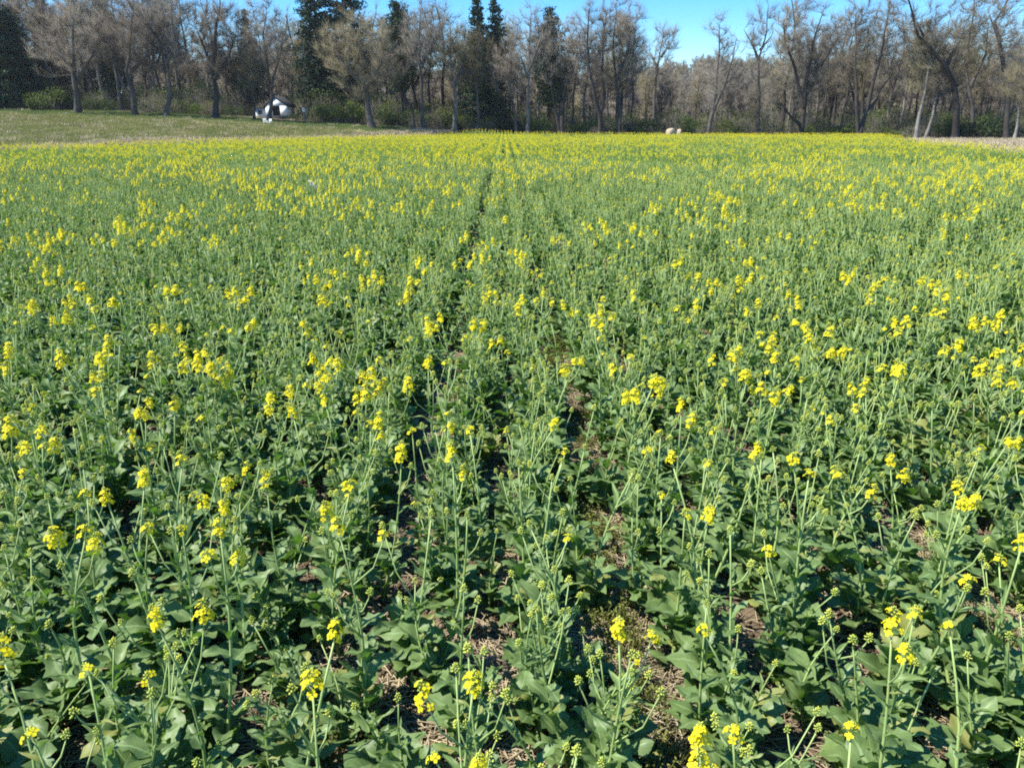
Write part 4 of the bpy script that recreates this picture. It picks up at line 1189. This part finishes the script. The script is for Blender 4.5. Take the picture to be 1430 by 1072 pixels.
def weed_mesh(seed):
    r = random.Random(seed); m = MB()
    for _ in range(34):
        a = r.uniform(0, 6.28); L = r.uniform(.03, .10); x, y = r.gauss(0, .035), r.gauss(0, .035)
        d = Vector((math.cos(a) * .5, math.sin(a) * .5, r.uniform(.4, 1.1))).normalized()
        p = Vector((x, y, 0)); e = p + d * L
        tube(m, [p, e], [.0012, .0008], 3, 0, cap=False)
        for q in range(5):
            c = p.lerp(e, .3 + .7 * q / 4); v = Vector((r.gauss(0, 1), r.gauss(0, 1), .4)).normalized(); s = r.uniform(.004, .009)
            b = v.orthogonal().normalized()
            m.add([c, c + v * s + b * s * .4, c + v * s * 2, c + v * s - b * s * .4], [(0, 1, 2, 3)], None, 0)
    return m.mesh('weed', [WEED])
P = []
for (px, py) in [(815, 640), (818, 665), (812, 700), (820, 735), (824, 770), (830, 800), (838, 830), (845, 860), (790, 520), (780, 500), (770, 480), (785, 545), (1100, 600), (1360, 880), (640, 560), (870, 990), (880, 1020), (1260, 560), (500, 1020)]:
    c = at_z(px, py, 0)
    for _ in range(rng.integers(5, 11)):
        x, y = c.x + rng.normal() * .045, c.y + rng.normal() * .10
        P.append((x, y, H(x, y) + .006))
for _ in range(60):
    y = rng.uniform(1.3, 8); x = ROW + rng.normal() * .04
    P.append((x, y, H(x, y) + .006))
P = np.array(P); n = len(P); sc = rng.uniform(.45, 1.3, n)
tag(scatter('weeds', source_collection('weed', [weed_mesh(i) for i in range(4)]), P, np.stack([np.zeros(n), np.zeros(n), rng.uniform(0, 6.28, n)], 1),
    np.stack([sc] * 3, 1), rng.integers(0, 4, n)), 'low yellowish weeds growing in the gap between two rows', 'weeds', kind='stuff')

def tuft_mesh(seed, nb, hgt, spread, mat):
    r = random.Random(seed); m = MB()
    for _ in range(nb):
        a = r.uniform(0, 6.28); x, y = r.gauss(0, spread), r.gauss(0, spread); L = hgt * r.uniform(.5, 1.2)
        d = Vector((math.cos(a) * .4, math.sin(a) * .4, 1)).normalized(); wv = Vector((-math.sin(a), math.cos(a), 0)) * .008
        p = Vector((x, y, 0)); q = p + d * L * .6; e = p + d * L + Vector((math.cos(a), math.sin(a), -.2)) * L * .25
        m.add([p - wv, p + wv, q + wv * .7, q - wv * .7, e], [(0, 1, 2, 3), (3, 2, 4)])
    return m.mesh('tuft', [mat])
TUF = [tuft_mesh(i, 60, .22, .22, GRASS) for i in range(3)] + [tuft_mesh(10 + i, 60, .3, .2, DRYGRASS) for i in range(3)] + [tuft_mesh(20 + i, 70, .2, .25, GRASS_GREEN) for i in range(2)]
P, VI = [], []
for _ in range(16000):
    y = rng.uniform(36, 103); x = rng.uniform(-.74 * y - 2, 2)
    e = float(left_edge(y))
    if x > e - .2 or y > 102.5 + .02 * abs(x): continue
    near_edge = (e - x)
    u = rng.random()
    t = (y - float(np.interp(x, B_X, B_Y))) / 50.0
    if near_edge < 5 and u < .7: k = rng.integers(3, 6)
    elif y > 93 and u < .75: k = rng.integers(6, 8)
    else: k = rng.integers(0, 3) if u < .72 else (rng.integers(3, 6) if u < .80 else rng.integers(6, 8))
    P.append((x, y, H(x, y))); VI.append(k)
P = np.array(P); n = len(P); sc = rng.uniform(.6, 1.3, n)
TC = source_collection('tuft', TUF)
tag(scatter('meadow_grass', TC, P, np.stack([np.zeros(n), np.zeros(n), rng.uniform(0, 6.28, n)], 1), np.stack([sc * 1.3, sc * 1.3, sc], 1), VI),
    'patchy tan and green grass of the rising meadow', 'grass', kind='stuff')
P, VI = [], []
for _ in range(9000):
    y = rng.uniform(33, 88); x = rng.uniform(22, .76 * y + 2)
    e = float(right_edge(y))
    if x < e + .1: continue
    P.append((x, y, H(x, y))); VI.append(rng.integers(3, 6) if rng.random() < .9 else rng.integers(0, 3))
P = np.array(P); n = len(P); sc = rng.uniform(.7, 1.7, n)
tag(scatter('dry_stubble', TC, P, np.stack([np.zeros(n), np.zeros(n), rng.uniform(0, 6.28, n)], 1), np.stack([sc, sc, sc], 1), VI),
    'pale dry stubble and dead stalks beyond the crop', 'stubble', kind='stuff')

# ------------------------------------------------------------------ single small things
def stone(px, py, s, lab):
    p = at_z(px, py, .02); r = random.Random(int(px))
    m = MB(); V = []; n = 9
    for z, q in ((-.2, .7), (.15, 1.0), (.5, .85), (.62, .4)):
        for k in range(n):
            a = 2 * math.pi * k / n; e = q * r.uniform(.82, 1.12)
            V.append((math.cos(a) * s * e, math.sin(a) * s * .7 * e, z * s * .6 * r.uniform(.9, 1.1)))
    F = [(i*n+k, i*n+(k+1) % n, (i+1)*n+(k+1) % n, (i+1)*n+k) for i in range(3) for k in range(n)]
    F.append(tuple(range(3*n, 4*n))); m.add(V, F)
    o = obj('stone', m.mesh('stone', [STONE])); o.location = (p.x, p.y, H(p.x, p.y) + .006)
    tag(o, lab, 'stone')
stone(711, 992, .028, 'pale tan stone lying on bare soil between two rapeseed rows')
def scrap():
    p = at_z(437, 255, .62); m = MB(); r = random.Random(4)
    V, F = [], []
    for i in range(5):
        for j in range(4):
            V.append((-.07 + .035 * i + r.uniform(-.01, .01), r.uniform(-.02, .02) + .01 * j, .05 - .04 * j - .018 * i + r.uniform(-.012, .012)))
    for i in range(4):
        for j in range(3):
            a = i * 4 + j; F.append((a, a + 1, a + 5, a + 4))
    m.add(V, F)
    o = obj('plastic_scrap', m.mesh('plastic_scrap', [PAPER])); o.location = p
    md = o.modifiers.new('thick', 'SOLIDIFY'); md.thickness = .003
    tag(o, 'crumpled white scrap caught on top of the rapeseed crop', 'scrap')
scrap()

# ------------------------------------------------------------------ thin spring haze over the whole place
def haze():
    m = bpy.data.materials.new('haze_air'); m.use_nodes = True
    n = m.node_tree; n.nodes.clear()
    out = n.nodes.new('ShaderNodeOutputMaterial')
    v = n.nodes.new('ShaderNodeVolumePrincipled')
    v.inputs['Color'].default_value = (0.92, 0.95, 1.0, 1)
    v.inputs['Density'].default_value = 0.00015
    v.inputs['Anisotropy'].default_value = 0.2
    n.links.new(v.outputs[0], out.inputs['Volume'])
    mb = MB(); box(mb, (-620, -80, -3), (620, 900, 48))
    o = obj('haze', mb.mesh('haze', [m]))
    tag(o, 'thin pale spring haze hanging over the field and woods', 'haze', kind='stuff')
haze()
